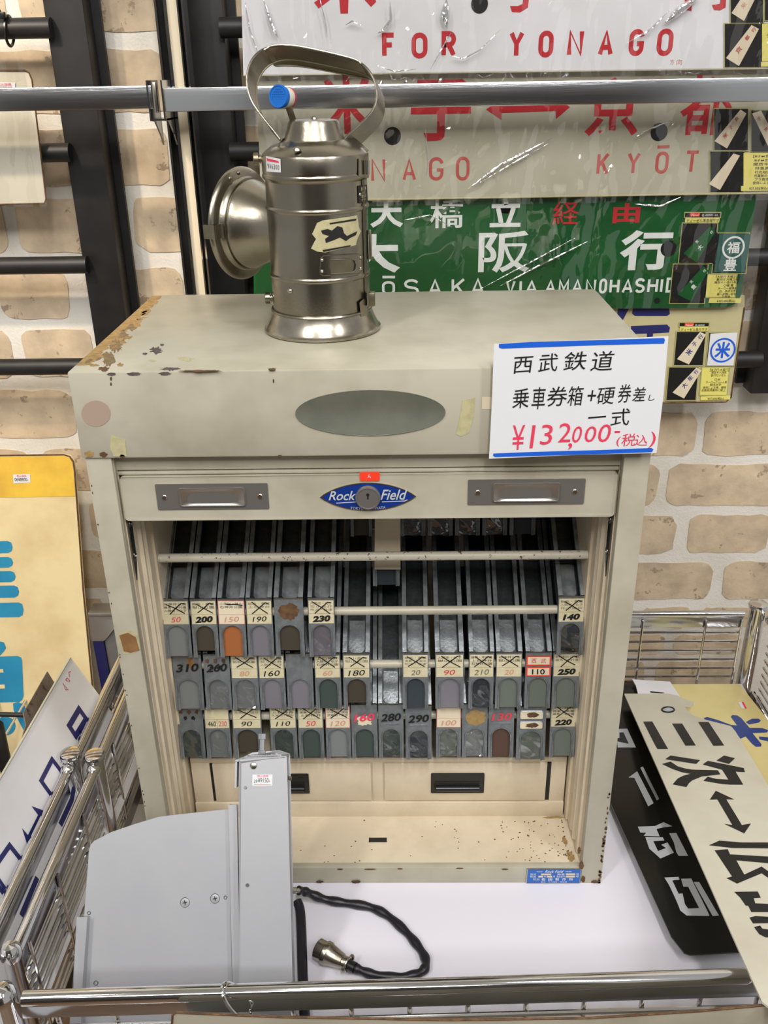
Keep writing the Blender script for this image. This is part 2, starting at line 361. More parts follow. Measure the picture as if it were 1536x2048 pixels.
rn = random.Random(3)
for zt, h, cols in rows:
    for x0, x1 in cols:
        n = 26; pts = []
        base = rrect(x0, zt-h, x1, zt, min(.02, (x1-x0)*.2, h*.3), 3)
        full = []
        for i in range(len(base)):
            p, q = base[i], base[(i+1) % len(base)]; d = math.hypot(q[0]-p[0], q[1]-p[1]); k = max(1, int(d/.022))
            for j in range(k): full.append((p[0]+(q[0]-p[0])*j/k+rn.uniform(-.0022, .0022), p[1]+(q[1]-p[1])*j/k+rn.uniform(-.0022, .0022)))
        mb = MB().prism([(a, WY+.0005, c) for a, c in full], (0, .002, 0))
        struct('brick', mb, M['brick'], wall); C.objects[-1].pop('kind', None)

# ================================================================== black display rack on the wall
def black_rack(nm, label, posts, bars, group=None):
    t = thing(nm, label, 'rack', (posts[0][0], .59, .45), group)
    for x0, x1 in posts:
        kobj('upright', MB().box((x0, .56, .499), (x1, .6, 1.5)), M['black_steel'], t, bevel=.002)
        kobj('flange', MB().box((x0-.012, .6, .505), (x1+.012, .608, 1.5 if x0 < .5 else .556)), M['black_steel'], t)
        for z in (1.3, .56): kobj('bracket', MB().box((x0+.01, .608, z), (x1-.01, .622, z+.03)), M['black_steel'], t)
    for x0, x1, z in bars:
        kobj('bar', MB().tube([(x0, .553, z), (x1, .553, z)], .0135, 16), M['black_steel'], t, smooth=True)
    return t
black_rack('wall_rack', 'black steel wall rack with round rungs left of the lantern, against the pale stone wall', [(-.160, -.104)], [(-.62, -.150, z) for z in (1.053, .889, .725, .562)])
black_rack('wall_rack', 'black steel wall rack behind the destination signs, upright beside the cream and chrome strip', [(.040, .092), (.9155, .99)], [(.088, .92, z) for z in (1.049, .886, .722, .560)])
# cable tie on the rung
t = thing('cable_tie', 'black cable tie looped round the top rung at upper left', 'cable tie', (-.211, .553, 1.053))
loop = [(-.211+.002*math.sin(a), .553+.0165*math.cos(a), 1.050+.019*math.sin(a)) for a in [2*math.pi*k/20 for k in range(20)]]
kobj('strap', MB().tube(loop, .0022, 6, closed=True), M['blackp'], t, smooth=True)
kobj('head', MB().box((-.215, .533, 1.064), (-.207, .541, 1.073)), M['blackp'], t, bevel=.001)
kobj('tail', MB().tube([(-.212, .537, 1.07), (-.217, .535, 1.082)], .002, 6), M['blackp'], t, smooth=True)

# chrome-edged shelving standard with bracket, and the hang rail in front of it
t = thing('slotted_wall_standard', 'cream slotted wall standard with chrome edges between the two black uprights', 'wall post', (.034, .52, .3))
kobj('face', MB().box((.027, .505, .3), (.040, .52, 1.5)), M['label_pale'], t)
for a, b_ in ((.010, .013), (.0225, .027), (.0405, .0425), (.0465, .049)):
    kobj('chrome_edge', MB().box((a, .500, .3), (b_, .53, 1.5)), M['chrome'], t)
kobj('backing', MB().box((.013, .524, .3), (.0465, .53, 1.5)), M['blackp'], t)
kobj('wall_foot', MB().box((.015, .53, .4), (.045, .622, .43)), M['blackp'], t)
t = thing('rail_bracket', 'chrome twin-plate bracket holding the long flat rail on the slotted standard', 'bracket', (.02, .47, .95))
for x0 in (.000, .0195):
    pf = [(.447, .984), (.505, .984), (.505, .90), (.492, .915), (.470, .932), (.447, .934)]
    kobj('plate', MB().prism([(x0, y, z) for y, z in pf], (.0022, 0, 0)), M['chrome_strip'], t)
kobj('rail_clip', MB().box((.0065, .449, .944), (.0125, .456, .982)), M['screw'], t, bevel=.002)
kobj('base', MB().box((.000, .450, .934), (.0217, .50, .9365)), M['chrome_strip'], t)
mb = MB().box((-.62, .451, .9490), (.0055, .459, .9780)); o = kobj('hang_rail', mb, M['alu'], None, bevel=.0012); tag(o, 'flat bright aluminium rail running out to the left from the bracket', 'rail')
mb = MB().box((.0225, .4485, .9450), (1.1, .4565, .9745)); o = kobj('hang_rail', mb, M['alu'], None, bevel=.0012); tag(o, 'long flat bright rail running right, across the signs and behind the lantern handle', 'rail')

# ================================================================== hanging enamel signs
def wrap_sheet(pl, x0, y0, x1, y1, parent, off=.004, seed=0, amp=.0026, m='wrap', step=.006, cr=()):
    a0, b1 = pl.loc(x0, y0); a1, b0 = pl.loc(x1, y1); nx = max(8, int(abs(a1-a0)/step)); ny = max(8, int(abs(b1-b0)/step)); vs = []; fs = []
    for j in range(ny+1):
        for i in range(nx+1):
            a = a0+(a1-a0)*i/nx; c = b0+(b1-b0)*j/ny
            n1 = noise.noise(V((a*9+seed+c*14, c*5-a*7, seed))); n2 = abs(noise.noise(V((a*34-c*22, c*14+a*18, seed+5))))
            vs.append(pl.w(a, c, off+amp*(n1+.6)+amp*1.3*(1-n2)**6))
    for j in range(ny):
        for i in range(nx): q = j*(nx+1)+i; fs.append((q, q+1, q+nx+2, q+nx+1))
    o = kobj('plastic_wrap', MB().add(vs, fs), M[m], parent, smooth=True)
    for pts, rr_ in cr:  # folds added as glossy tubes, shaped to show white highlight streaks
        P = [pl.at(x, y, off+amp*1.6) for x, y in pts]; Q = []
        for i in range(len(P)-1):
            for k in range(6): t_ = k/6; Q.append(P[i]+(P[i+1]-P[i])*t_+pl.n*.0004*math.sin(i*6+k))
        Q.append(P[-1]); n_ = len(Q); kobj('glare_crease', MB().tube(Q, [rr_*(.15+.85*math.sin(math.pi*i/(n_-1))) for i in range(n_)], 8), M['glare_crease'], o, smooth=True)
    return o
def disc_px(mb, pl, cx, cy, r, off=.0006):
    mb = sub(mb)
    a, c = pl.loc(cx, cy); s = (pl.loc(cx+r, cy)[0]-a); mb.flat([pl.w(a+s*math.cos(t*math.pi/10), c+s*math.sin(t*math.pi/10), off) for t in range(20)])
def info_card(t, pl, x0, y0, x1, y1, photos, text_rect, lines, title=None, panel=None, sk=0):
    "small printed price card: black photo panels, yellow text panel"
    def q(r): # skewed px rectangle
        a, b_, c, d = r; return [(a-(b_-y0)*sk, b_), (c-(b_-y0)*sk, b_), (c-(d-y0)*sk, d), (a-(d-y0)*sk, d)]
    outl = []
    for r, (plate, deco, col) in photos:
        kobj('card_border', ppx(MB(), pl, q((r[0]-2, r[1]-2, r[2]+2, r[3]+2)), .0006, .0016), M['info_edge'], t)
        ph = kobj('photo_panel', ppx(MB(), pl, q(r), .0004, .0022), M['info_black'], t)
        if plate:
            kobj('plate_picture', ppx(MB(), pl, plate, 0, .0026), M[col], ph)
            mb = MB()
            for ch, cx, cy, s in deco[1]: tpx(mb, ch, pl, cx-s/2, cy-s/2, cx+s/2, cy+s/2, off=.0029, rot=.9, bold=.02)
            if deco[1]: kobj('lettering', mb, M[deco[0]], ph)
    if text_rect:
        kobj('card_border', ppx(MB(), pl, q((text_rect[0]-2, text_rect[1]-2, text_rect[2]+2, text_rect[3]+2)), .0006, .0016), M['info_edge'], t)
        yp = kobj('price_panel', ppx(MB(), pl, q(text_rect), .0004, .0022), M['info_yellow'], t); mb = MB()
        for s, cx, cy, wd, h in lines: tpx(mb, s, pl, cx-wd/2, cy-h/2, cx+wd/2, cy+h/2, off=.0026)
        kobj('lettering', mb, M['ink_blk'], yp)

# --- sign 1: FOR YONAGO (top, white)
P1 = FR(.50)
t = thing('destination_sign', 'white enamel destination sign reading FOR YONAGO in red, topmost of the hanging signs', 'sign', P1.at(960, 150))
kobj('plate', ppx(MB(), P1, [(482, -30), (487, 152), (1470, 139), (1600, 137), (1600, -40)], .0015), M['sign_white'], t)
kobj('rim', MB().tube([P1.at(487, 151, .0008), P1.at(1600, 136, .0008)], .0012, 6), M['sign_cream'], t)
mb = ML()
for ch, x0, x1, y0, y1 in (('F',764,792,65,116), ('O',823,855,65,117), ('R',883,912,62,115), ('Y',1018,1048,61,116), ('O',1077,1107,61,115), ('N',1135,1167,58,114), ('A',1197,1227,58,113), ('G',1258,1288,58,112), ('O',1314,1346,57,112)):
    letter(mb, ch, P1, x0, y0, x1, y1, 9)
ppx(mb, P1, [(676,-30),(681,27),(696,27),(698,-30)], 0, .0004); ppx(mb, P1, [(628,5),(637,17),(665,-4),(665,-20)], 0, .0004); ppx(mb, P1, [(716,-15),(742,14),(752,4),(748,-20)], 0, .0004)
ppx(mb, P1, [(1020,12),(1024,24),(1040,25),(1056,15),(1060,-20),(1048,-20),(1045,8),(1036,12)], 0, .0004)
ppx(mb, P1, [(1368,-20),(1371,20),(1383,22),(1385,-20)], 0, .0004); ppx(mb, P1, [(1424,10),(1428,20),(1440,21),(1451,15),(1453,-20),(1442,-20),(1440,7),(1432,9)], 0, .0004)
kobj('lettering', mb, M['sign_red'], t)
mb = ML(); tpx(mb, '向', P1, 1353, 118, 1364, 130); tpx(mb, '方', P1, 1340, 119, 1348, 129); kobj('lettering', mb, M['ink_pale'], t)
mb = ML(); disc_px(mb, P1, 959, 8, 17); kobj('mounting_hole', mb, M['info_black'], t)
info_card(t, P1, 1448, -20, 1536, 136, [((1462,-30,1526,45), ([(1463,26),(1488,-12),(1512,-6),(1488,42)], ('ink_pale', [('米',1486,11,11)]), 'label_pale')), ((1450,48,1522,134), ([(1452,116),(1503,50),(1518,58),(1478,132)], ('sign_red_pale', [('京',1476,100,12),('都',1493,76,9),('行',1506,60,8)]), 'label_pale')), ((1530,-30,1580,40), (None, None, ''))], (1524, 48, 1600, 122), [('ディーゼル',1562,70,60,9), ('状態使用',1566,100,50,9)])
kobj('price_strip', ppx(MB(), P1, [(1519,124),(1600,124),(1600,133),(1519,133)], .0006, .002), M['info_yellow'], t)
wrap_sheet(P1, 478, -30, 1600, 146, t, seed=1.3, cr=[([(490,5),(500,60),(520,120)],.0012),([(527,0),(545,55),(556,75)],.0028),([(640,0),(650,40),(655,75)],.0010),([(780,0),(782,40),(765,62),(755,66)],.0022),([(893,0),(890,30),(893,55)],.0060),([(900,110),(925,118),(960,100),(1000,60)],.0010),([(756,132),(790,143),(835,138)],.0010),([(1330,45),(1360,20),(1400,-10)],.0055),([(1255,85),(1300,60),(1340,20)],.0014),([(691,50),(705,42),(725,52)],.0012),([(860,140),(885,95),(905,60)],.0010)])
# --- sign 2: YONAGO <-> KYOTO
P2 = FR(.511)
t = thing('destination_sign', 'cream enamel destination sign with faded red letters NAGO and KYOTO, below the white one', 'sign', P2.at(960, 385))
kobj('plate', ppx(MB(), P2, [(513, 150), (522, 404), (740, 402), (1409, 388), (1600, 386), (1600, 130)], .0015), M['sign_cream'], t)
kobj('rim', MB().tube([P2.at(522, 403, .0008), P2.at(1600, 385, .0008)], .0013, 6), M['sign_beige'], t)
mb = ML()
for ch, x0, x1, y0, y1 in (('O',655,690,322,366), ('N',742,771,316,364), ('A',805,832,316,362), ('G',858,887,314,361), ('O',912,939,313,361), ('K',1194,1218,305,350), ('Y',1254,1280,304,349), ('O',1311,1337,303,347), ('T',1369,1398,301,346)):
    letter(mb, ch, P2, x0, y0, x1, y1, 6)
sub(mb).ribbon([[P2.loc(1315, 294), P2.loc(1339, 293)]], .004, P2)
kobj('lettering', mb, M['sign_red_pale'], t)
mb = ML()
tpx(mb, '米', P2, 640, 150, 748, 268, bold=.022); tpx(mb, '子', P2, 822, 158, 942, 282, bold=.022); tpx(mb, '京', P2, 1172, 155, 1280, 274, bold=.022); tpx(mb, '都', P2, 1362, 150, 1470, 270, bold=.014)
ppx(mb, P2, [(972,219),(1003,240),(1003,226),(1112,222),(1112,238),(1140,214),(1112,196),(1112,210),(1003,212),(1003,198)], 0, .0004)
kobj('lettering', mb, M['sign_red'], t)
mb = ML(); disc_px(mb, P2, 785, 272, 17); disc_px(mb, P2, 1318, 264, 17); kobj('mounting_hole', mb, M['info_black'], t)
info_card(t, P2, 1420, 216, 1536, 386, [((1429,218,1496,300), ([(1429,282),(1481,219),(1493,227),(1454,297)], ('sign_red_pale', [('米',1449,271,10),('子',1460,255,8),('京',1472,238,8)]), 'label_pale')), ((1421,303,1487,384), ([(1418,368),(1467,307),(1480,311),(1440,380)], ('ink_pale', []), 'label_pale')), ((1503,221,1600,303), ([(1504,227),(1522,221),(1560,290),(1540,300)], ('sign_red_pale', [('子',1517,237,8),('京',1531,258,8)]), 'label_pale'))],
  (1486, 306, 1600, 376), [('【米子⇔京都】',1525,312,40,6),('米子⇔京都',1524,320,34,6),('関西キハ',1526,328,40,6),('特急表示',1528,336,38,6),('行先相互式',1528,344,40,6),('所属無のタイプ',1530,351,46,6),('プラ板赤文字',1530,358,44,6),('使用による擦有',1528,365,48,6)])
kobj('price_strip', ppx(MB(), P2, [(1482,372),(1600,370),(1600,380),(1482,382)], .0006, .0024), M['info_yellow'], t)
mb = MB(); tpx(mb, '¥27,500(税込)', P2, 1497, 373, 1534, 380, off=.003); kobj('lettering', mb, M['ink_blk'], t)
wrap_sheet(P2, 508, 150, 1600, 398, t, seed=4.1, cr=[([(937,377),(1000,330),(1105,276)],.0022),([(960,365),(1040,318),(1095,288)],.0012),([(1270,275),(1300,258),(1345,240)],.0014),([(765,160),(760,168),(758,172)],.0030),([(815,158),(808,172)],.0026),([(885,155),(875,168)],.0030),([(850,250),(857,320),(852,352)],.0008)])
# --- sign 3: green OSAKA VIA AMANOHASHIDATE
P3 = FR(.522)
t = thing('destination_sign', 'green enamel destination sign with large white characters and SAKA VIA AMANOHASHID lettering', 'sign', P3.at(960, 600))
kobj('plate', ppx(MB(), P3, [(505, 400), (508, 605), (1250, 617), (1455, 614), (1474, 606), (1482, 590), (1513, 400), (1513, 380), (505, 380)], .0015), M['sign_green'], t)
mb = ML()
for ch, x0, y0, x1, y1, bo in (('天',740,395,806,455,.03), ('橋',860,398,928,456,.012), ('立',980,395,1042,454,.03), ('大',690,468,800,546,.04), ('阪',957,462,1060,545,.018), ('行',1240,460,1346,540,.035)):
    tpx(mb, ch, P3, x0, y0, x1, y1, bold=bo)
for ch, x0, x1, y0, y1 in (('O',764,790,562,590), ('S',808,838,558,592), ('A',856,884,558,592), ('K',903,930,556,592), ('A',941,970,556,592), ('V',1011,1031,560,590), ('I',1036,1046,560,590), ('A',1050,1076,560,590), ('A',1090,1112,559,588), ('M',1117,1138,559,588), ('A',1143,1166,558,588), ('N',1171,1192,557,588), ('O',1198,1214,557,587), ('H',1219,1239,557,587), ('A',1244,1266,557,587), ('S',1270,1290,556,586), ('H',1295,1316,556,586), ('I',1318,1328,556,586), ('D',1332,1351,555,585)):
    letter(mb, ch, P3, x0, y0, x1, y1, 5)
sub(mb).ribbon([[P3.loc(765, 554), P3.loc(790, 554)]], .004, P3)
kobj('lettering', mb, M['white_paint'], t)
mb = ML(); tpx(mb, '経', P3, 1106, 402, 1157, 449, bold=.006); tpx(mb, '由', P3, 1226, 406, 1280, 446, bold=.03); kobj('lettering', mb, M['sign_red'], t)
mb = ML(); disc_px(mb, P3, 1337, 497, 16); disc_px(mb, P3, 1314, 601, 6); kobj('mounting_hole', mb, M['info_black'], t)
info_card(t, P3, 1372, 424, 1437, 608, [((1371,426,1441,434), (None, None, '')), ((1368,447,1437,526), ([(1367,507),(1421,452),(1431,463),(1393,525)], ('white_paint', [('大',1399,494,10),('天',1393,483,6),('行',1422,464,6)]), 'sign_green')), ((1358,529,1426,606), ([(1355,589),(1407,532),(1417,541),(1383,603)], ('white_paint', [('豊',1386,573,9),('天',1382,563,6),('行',1408,541,6)]), 'sign_green')), ((1437,467,1503,546), (None, None, ''))],
  (1428, 550, 1486, 594), [('【大阪行 天橋立経由/',1458,552.5,54,5),('豊岡行 天橋立経由】',1458,558,52,5),('関西キハ急行系丹波',1456,564,56,5),('○福 豊',1456,570,20,5),('ホーロー縁厚板',1454,576,38,5),('白、赤浮文字',1454,581.5,32,5),('縁一部錆一部有',1452,587.5,38,5),('状態傷',1451,592.5,16,4.5)], sk=.10)
kobj('card_title', ppx(MB(), P3, [(1371,436),(1440,436),(1438,445),(1370,445)], .0006, .0022), M['info_yellow'], t)
mb = MB(); tpx(mb, 'ディーゼル準急緑サボ', P3, 1372, 437, 1437, 444, off=.0028); kobj('lettering', mb, M['ink_blk'], t)
kobj('new_flag', ppx(MB(), P3, [(1381,426),(1400,426),(1399,433),(1380,433)], 0, .0026), M['orange'], t)
mb = MB(); tpx(mb, 'New!', P3, 1382, 427, 1397, 432, off=.0029); tpx(mb, '名-00901-44', P3, 1402, 427, 1434, 432, off=.0029); kobj('lettering', mb, M['white_paint'], t)
mk = kobj('mark_panel', ppx(MB(), P3, [(1439,468),(1502,468),(1490,545),(1428,545)], 0, .0026), M['ins_green'], t)
mk.data.materials[0] = mat('teal_panel', '2d5a52', .4)
mb = MB(); tpx(mb, '福', P3, 1453, 483, 1478, 506, off=.0031, bold=.02); tpx(mb, '豊', P3, 1447, 517, 1472, 541, off=.0031, bold=.02)
a0, c0 = P3.loc(1465.5, 494.5); rr = P3.loc(1486, 494.5)[0]-a0
mb.ribbon([[(a0+rr*math.cos(k*math.pi/14), c0+rr*math.sin(k*math.pi/14)) for k in range(29)]], .0028, P3, off=.0031); kobj('lettering', mb, M['white_paint'], t)
kobj('price_strip', ppx(MB(), P3, [(1419,596.5),(1483,596.5),(1481,606),(1417,606)], .0006, .0022), M['info_yellow'], t)
mb = MB(); tpx(mb, '¥132,000(税込)', P3, 1433, 598, 1469, 605, off=.0028); kobj('lettering', mb, M['ink_blk'], t)
wrap_sheet(P3, 500, 396, 1500, 612, t, seed=9.7, cr=[([(1000,572),(1080,530),(1175,483)],.0016),([(960,578),(1060,525),(1150,476)],.0012),([(1270,408),(1320,412),(1362,394)],.0018),([(810,440),(860,430),(905,455)],.0008)])
# --- sign 4: beige with round mark
P4 = FR(.533)
t = thing('destination_sign', 'beige rust-edged sign with navy characters, lowest of the hanging signs beside the price card', 'sign', P4.at(1350, 800))
kobj('plate', ppx(MB(), P4, [(1000, 590), (1000, 806), (1448, 805), (1458, 802), (1462, 796), (1489, 612), (1489, 590)], .0015), M['sign_beige'], t)
kobj('rusty_edge', MB().tube([P4.at(1300, 806, .001), P4.at(1452, 804, .001), P4.at(1462, 795, .001), P4.at(1489, 615, .001)], .0013, 6), M['rust'], t)
mb = ML()
for r in (((1266,617),(1338,617),(1340,628),(1334,632),(1270,632),(1264,627)), ((1236,617),(1258,617),(1246,640),(1234,634)), ((1262,652),(1334,649),(1340,655),(1338,665),(1306,667),(1304,700),(1292,700),(1294,667),(1262,668))): ppx(mb, P4, r, 0, .0004)
kobj('lettering', mb, M['navy'], t)
info_card(t, P4, 1360, 644, 1418, 802, [((1360,646,1418,652), (None, None, '')), ((1356,664,1413,730), ([(1354,718),(1400,664),(1412,669),(1378,729)], ('navy2', [('米',1377,703,12),('子',1388,687,9),('行',1400,673,9)]), 'label_pale')), ((1347,735,1405,800), ([(1345,785),(1393,735),(1403,741),(1368,797)], ('navy2', [('大',1368,770,10),('阪',1380,755,9),('行',1391,743,8)]), 'label_pale')), ((1421,666,1475,731), (None, None, ''))],
  (1413, 736, 1466, 790), [('【米子行/大阪行】',1438,739,38,6),('関西キハ58系',1437,744,30,5),('急行だいせん',1436,749.5,30,5),('○米',1434,758,12,5),('ホーロークリーム板',1432,763.5,42,5),('紺浮文字',1430,768.5,22,5),('使用による擦、錆有',1428,774,46,5),('状態使用裏向に極上',1426,779.5,48,5)], sk=.09)
kobj('card_title', ppx(MB(), P4, [(1360,654),(1417,654),(1416,662),(1359,662)], .0006, .0022), M['info_yellow'], t)
mb = MB(); tpx(mb, 'ディーゼル急行サボ', P4, 1361, 655, 1414, 661, off=.0028); kobj('lettering', mb, M['ink_blk'], t)
kobj('new_flag', ppx(MB(), P4, [(1370,646),(1388,646),(1387,652),(1369,652)], 0, .0026), M['orange'], t)
mb = MB(); tpx(mb, 'New!', P4, 1371, 647, 1385, 651.5, off=.0029); tpx(mb, '名-00900', P4, 1389, 647, 1408, 651.5, off=.0029); kobj('lettering', mb, M['white_paint'], t)
mk = kobj('mark_panel', ppx(MB(), P4, [(1421,667),(1475,665),(1467,731),(1414,731)], 0, .0026), M['paper'], t)
mb = MB(); tpx(mb, '米', P4, 1429, 683, 1460, 715, off=.0031, bold=.03)
a0, c0 = P4.loc(1444.5, 699.5); rr = P4.loc(1468, 699.5)[0]-a0
mb.ribbon([[(a0+rr*math.cos(k*math.pi/14), c0+rr*math.sin(k*math.pi/14)) for k in range(29)]], .0028, P4, off=.0031); kobj('lettering', mb, M['ink_blue'], t)
kobj('price_strip', ppx(MB(), P4, [(1402,793),(1461,791),(1460,799),(1401,801)], .0006, .0022), M['info_yellow'], t)
mb = MB(); tpx(mb, '¥27,500(税込)', P4, 1414, 793.5, 1446, 799, off=.0028); kobj('lettering', mb, M['ink_blk'], t)
# --- wrapped cream plate far left
P5 = FR(.53)
t = thing('enamel_plate', 'cream enamel plate with rusty rounded corner in plastic wrap, hanging at the far left', 'sign', P5.at(40, 405))
pts = [(-120, 140), (50, 141), (58, 145), (64, 160), (92, 398), (88, 407), (-120, 412)]
kobj('plate', ppx(MB(), P5, pts, .0015), M['sign_ivory'], t)
kobj('rusty_edge', MB().tube([P5.at(x, y, .001) for x, y in pts], .0012, 6), M['rust'], t)
kobj('price_sticker', ppx(MB(), P5, [(-40,163),(30,165),(30,181),(-40,181)], .0004, .002), M['paper'], t)
mb = MB(); tpx(mb, '税込価格', P5, -5, 166, 24, 172, off=.0025); kobj('lettering', mb, M['ink_red'], t)
mb = MB(); tpx(mb, '¥27500', P5, -4, 173, 26, 180, off=.0025); kobj('lettering', mb, M['ink_grey'], t)
wrap_sheet(P5, -120, 120, 98, 412, t, seed=2.2)
# ================================================================== the ticket cabinet
CT, CH, CD, CW = .7179, .6228, .3594, .6
cab = thing('ticket_cabinet', 'cream steel ticket cabinet with rust-marked top, raised roll shutter and two drawers', 'cabinet', (.3, .18, 0))
hood = kobj('top_hood', MB().box((-.003, -.003, CH), (.603, CD, CT)), M['cream'], cab, bevel=.0025)
kobj('side_panel', MB().box((.0, .004, 0), (.004, CD-.004, CH)), M['cream'], cab)
kobj('side_panel', MB().box((.596, .004, 0), (.6, CD-.004, CH)), M['cream'], cab)
kobj('back_panel', MB().box((.004, CD-.008, 0), (.596, CD-.004, CH)), M['cream_in'], cab)
kobj('front_post', MB().box((.0, .0, .0), (.0277, .006, CH)).box((.0235, .006, .0), (.0277, .014, CH)), M['cream'], cab, bevel=.0008)
kobj('front_post', MB().box((.5723, .0, .0), (.6, .006, CH)).box((.5723, .006, .0), (.5765, .014, CH)), M['cream'], cab, bevel=.0008)
def guide(sgn, x):
    X = lambda d: x+sgn*d
    prof = [(-.007, .014), (-.001, .014), (-.001, .024), (.0015, .026), (.0015, .036), (-.001, .038), (-.001, .047), (.003, .050), (.003, .052), (.0, .054), (.0, .064), (.003, .067), (.003, .086), (.006, .086), (.006, .30), (-.007, .30)]
    pts = [V((X(d), y, .03)) for d, y in prof]
    g = kobj('shutter_guide', MB().prism(pts, (0, 0, CH-.03)), M['cream_in'], cab)
    for y, z in ((.019, .535), (.064, .535), (.019, .495)): 
        pl = Plane((X(.003), y, z), (0, -sgn, 0), (0, 0, 1)); screw(g, pl, 0, 0, .0045, h=.003)
    pl = Plane((X(.0032), .074, .085), (0, -sgn, 0), (0, 0, 1)); screw(g, pl, 0, 0, .004, h=.003)
    kobj('steel_gusset', MB().prism([(X(.0012), .014, .55), (X(.0012), .026, .55), (X(.0012), .024, .49), (X(.0012), .014, .465)], (sgn*.001, 0, 0)), M['steel_dark'], g)
guide(1, .0295); guide(-1, .5705)
kobj('floor_tray', MB().box((.004, .002, .0), (.596, CD-.008, .026)), M['cream_in'], cab)
kobj('front_sill', MB().box((.0277, .0005, .0), (.5723, .010, .0285)), M['cream'], cab, bevel=.0015)
kobj('lock_slot', MB().box((.287, .048, .0255), (.312, .056, .0266)), M['blackp'], cab)
# lintel strips above the shutter, shutter bottom rail
kobj('lintel', MB().box((.0277, .0125, .603), (.5723, .018, CH)), M['cream'], cab)
kobj('shutter_slat', MB().box((.029, .011, .5975), (.571, .0165, .6015)), M['cream'], cab, bevel=.0012)
pan = MB().prism([(a, .008, c) for a, c in rrect(.0305, .5445, .5695, .5965, .004)], (0, .006, 0))
pan = kobj('shutter_rail', pan, M['cream'], cab, bevel=.0008)
kobj('shutter_curtain', MB().box((.03, .0182, .56), (.57, .020, CH)), M['cream_in'], cab)
PS = FR(.008)
for x0, x1, y0, y1 in ((310, 539, 966, 1019), (936, 1167, 957, 1009)):
    a0, c1 = PS.loc(x0, y0+2); a1, c0 = PS.loc(x1, y1-2)
    pl = kobj('shutter_pull', MB().prism([PS.w(a, c, .0012) for a, c in rrect(a0, c0, a1, c1, .0012, 2)], (0, .0014, 0)), M['handle_grey'], pan)
    ca, cc = (a0+a1)/2, (c0+c1)/2; hw, hh = .0355, .0105
    mb = MB(); nx, ny = 16, 10; vs = []
    for j in range(ny+1):
        for i in range(nx+1):
            u = i/nx*2-1; v = j/ny*2-1; d = (1-abs(u)**6)*(1-abs(v)**4); vs.append(PS.w(ca+u*hw, cc+v*hh, .0030-.0022*d*(1-.35*v)))
    mb.add(vs, [(j*(nx+1)+i, j*(nx+1)+i+1, (j+1)*(nx+1)+i+1, (j+1)*(nx+1)+i) for j in range(ny) for i in range(nx)])
    kobj('finger_cup', mb, M['cup'], pl, smooth=True)
    mb = MB().tube([PS.w(ca+a, cc+c, .0026) for a, c in rrect(-hw, -hh, hw, hh, .002, 2)], .0009, 6, closed=True); kobj('cup_rim', mb, M['cup'], pl, smooth=True)
    for s in (-1, 1): screw(pl, Plane(PS.w(0, 0, .0012), PS.u, PS.v), ca+s*(.0525), cc, .0030)
# emblem
pe, ce = PS.loc(736, 993); lens = []
for k in range(25): t_ = -1+2*k/24; lens.append((t_*.0525, .0168*(1-t_*t_)**.85 if abs(t_) < 1 else 0))
lens = lens + [(a, -c) for a, c in lens[-2:0:-1]]
em = kobj('emblem', MB().prism([PS.w(pe+a, ce+c, .0012) for a, c in lens], (0, .0014, 0)), M['screw'], pan)
kobj('emblem_face', MB().flat([PS.w(pe+a*.955, ce+c*.93, .0015) for a, c in lens]), M['emblem_blue'], em)
mb = MB(); tadd(mb, 'Rock', PS, pe-.043, ce-.0035, pe-.013, ce+.0075, off=.0018, shear=.35, bold=.012); tadd(mb, 'Field', PS, pe+.0135, ce-.0035, pe+.043, ce+.0088, off=.0018, shear=.35, bold=.012)
mb.ribbon([[(pe-.035, ce-.0068), (pe-.012, ce-.0055)], [(pe+.015, ce-.0058), (pe+.040, ce-.0050), (pe+.043, ce-.0035)]], .0010, PS, .0018)
tadd(mb, 'TOKYO', PS, pe-.0195, ce-.0148, pe-.005, ce-.0118, off=.0018, rot=-.05); tadd(mb, 'IWATA', PS, pe+.006, ce-.0145, pe+.019, ce-.0115, off=.0018, rot=.08)
kobj('lettering', mb, M['silver_ink'], em)
mb = MB().lathe([(.0137, 0), (.0137, .004), (.0128, .0052), (.0118, .0052), (.0115, .0046), (.0001, .0046)], PS.w(pe, ce, .001), PS.n, 32)
lk = kobj('lock_cylinder', mb, M['handle_grey'], pan, smooth=True)
kobj('keyhole', MB().flat([PS.w(pe+a, ce+.003+c, .0058) for a, c in arc(0, .0015, .0018, .0018, -60, 240, 10)+[(-.0007, -.004), (.0007, -.004)]]), M['ink_blk'], lk)
st = kobj('red_sticker', MB().prism([PS.w(a, c, .0014) for a, c in rrect(*PS.loc(720, 961), *PS.loc(759, 943), .0015, 3)], (0, .0006, 0)), M['orange'], pan)
mb = MB(); mb.ribbon([[PS.loc(735.5, 955), PS.loc(738.5, 947), PS.loc(741.5, 955)], [PS.loc(736.6, 952.5), PS.loc(740.4, 952.5)]], .0005, PS, .0017); kobj('letter_mark', mb, M['white_paint'], st)
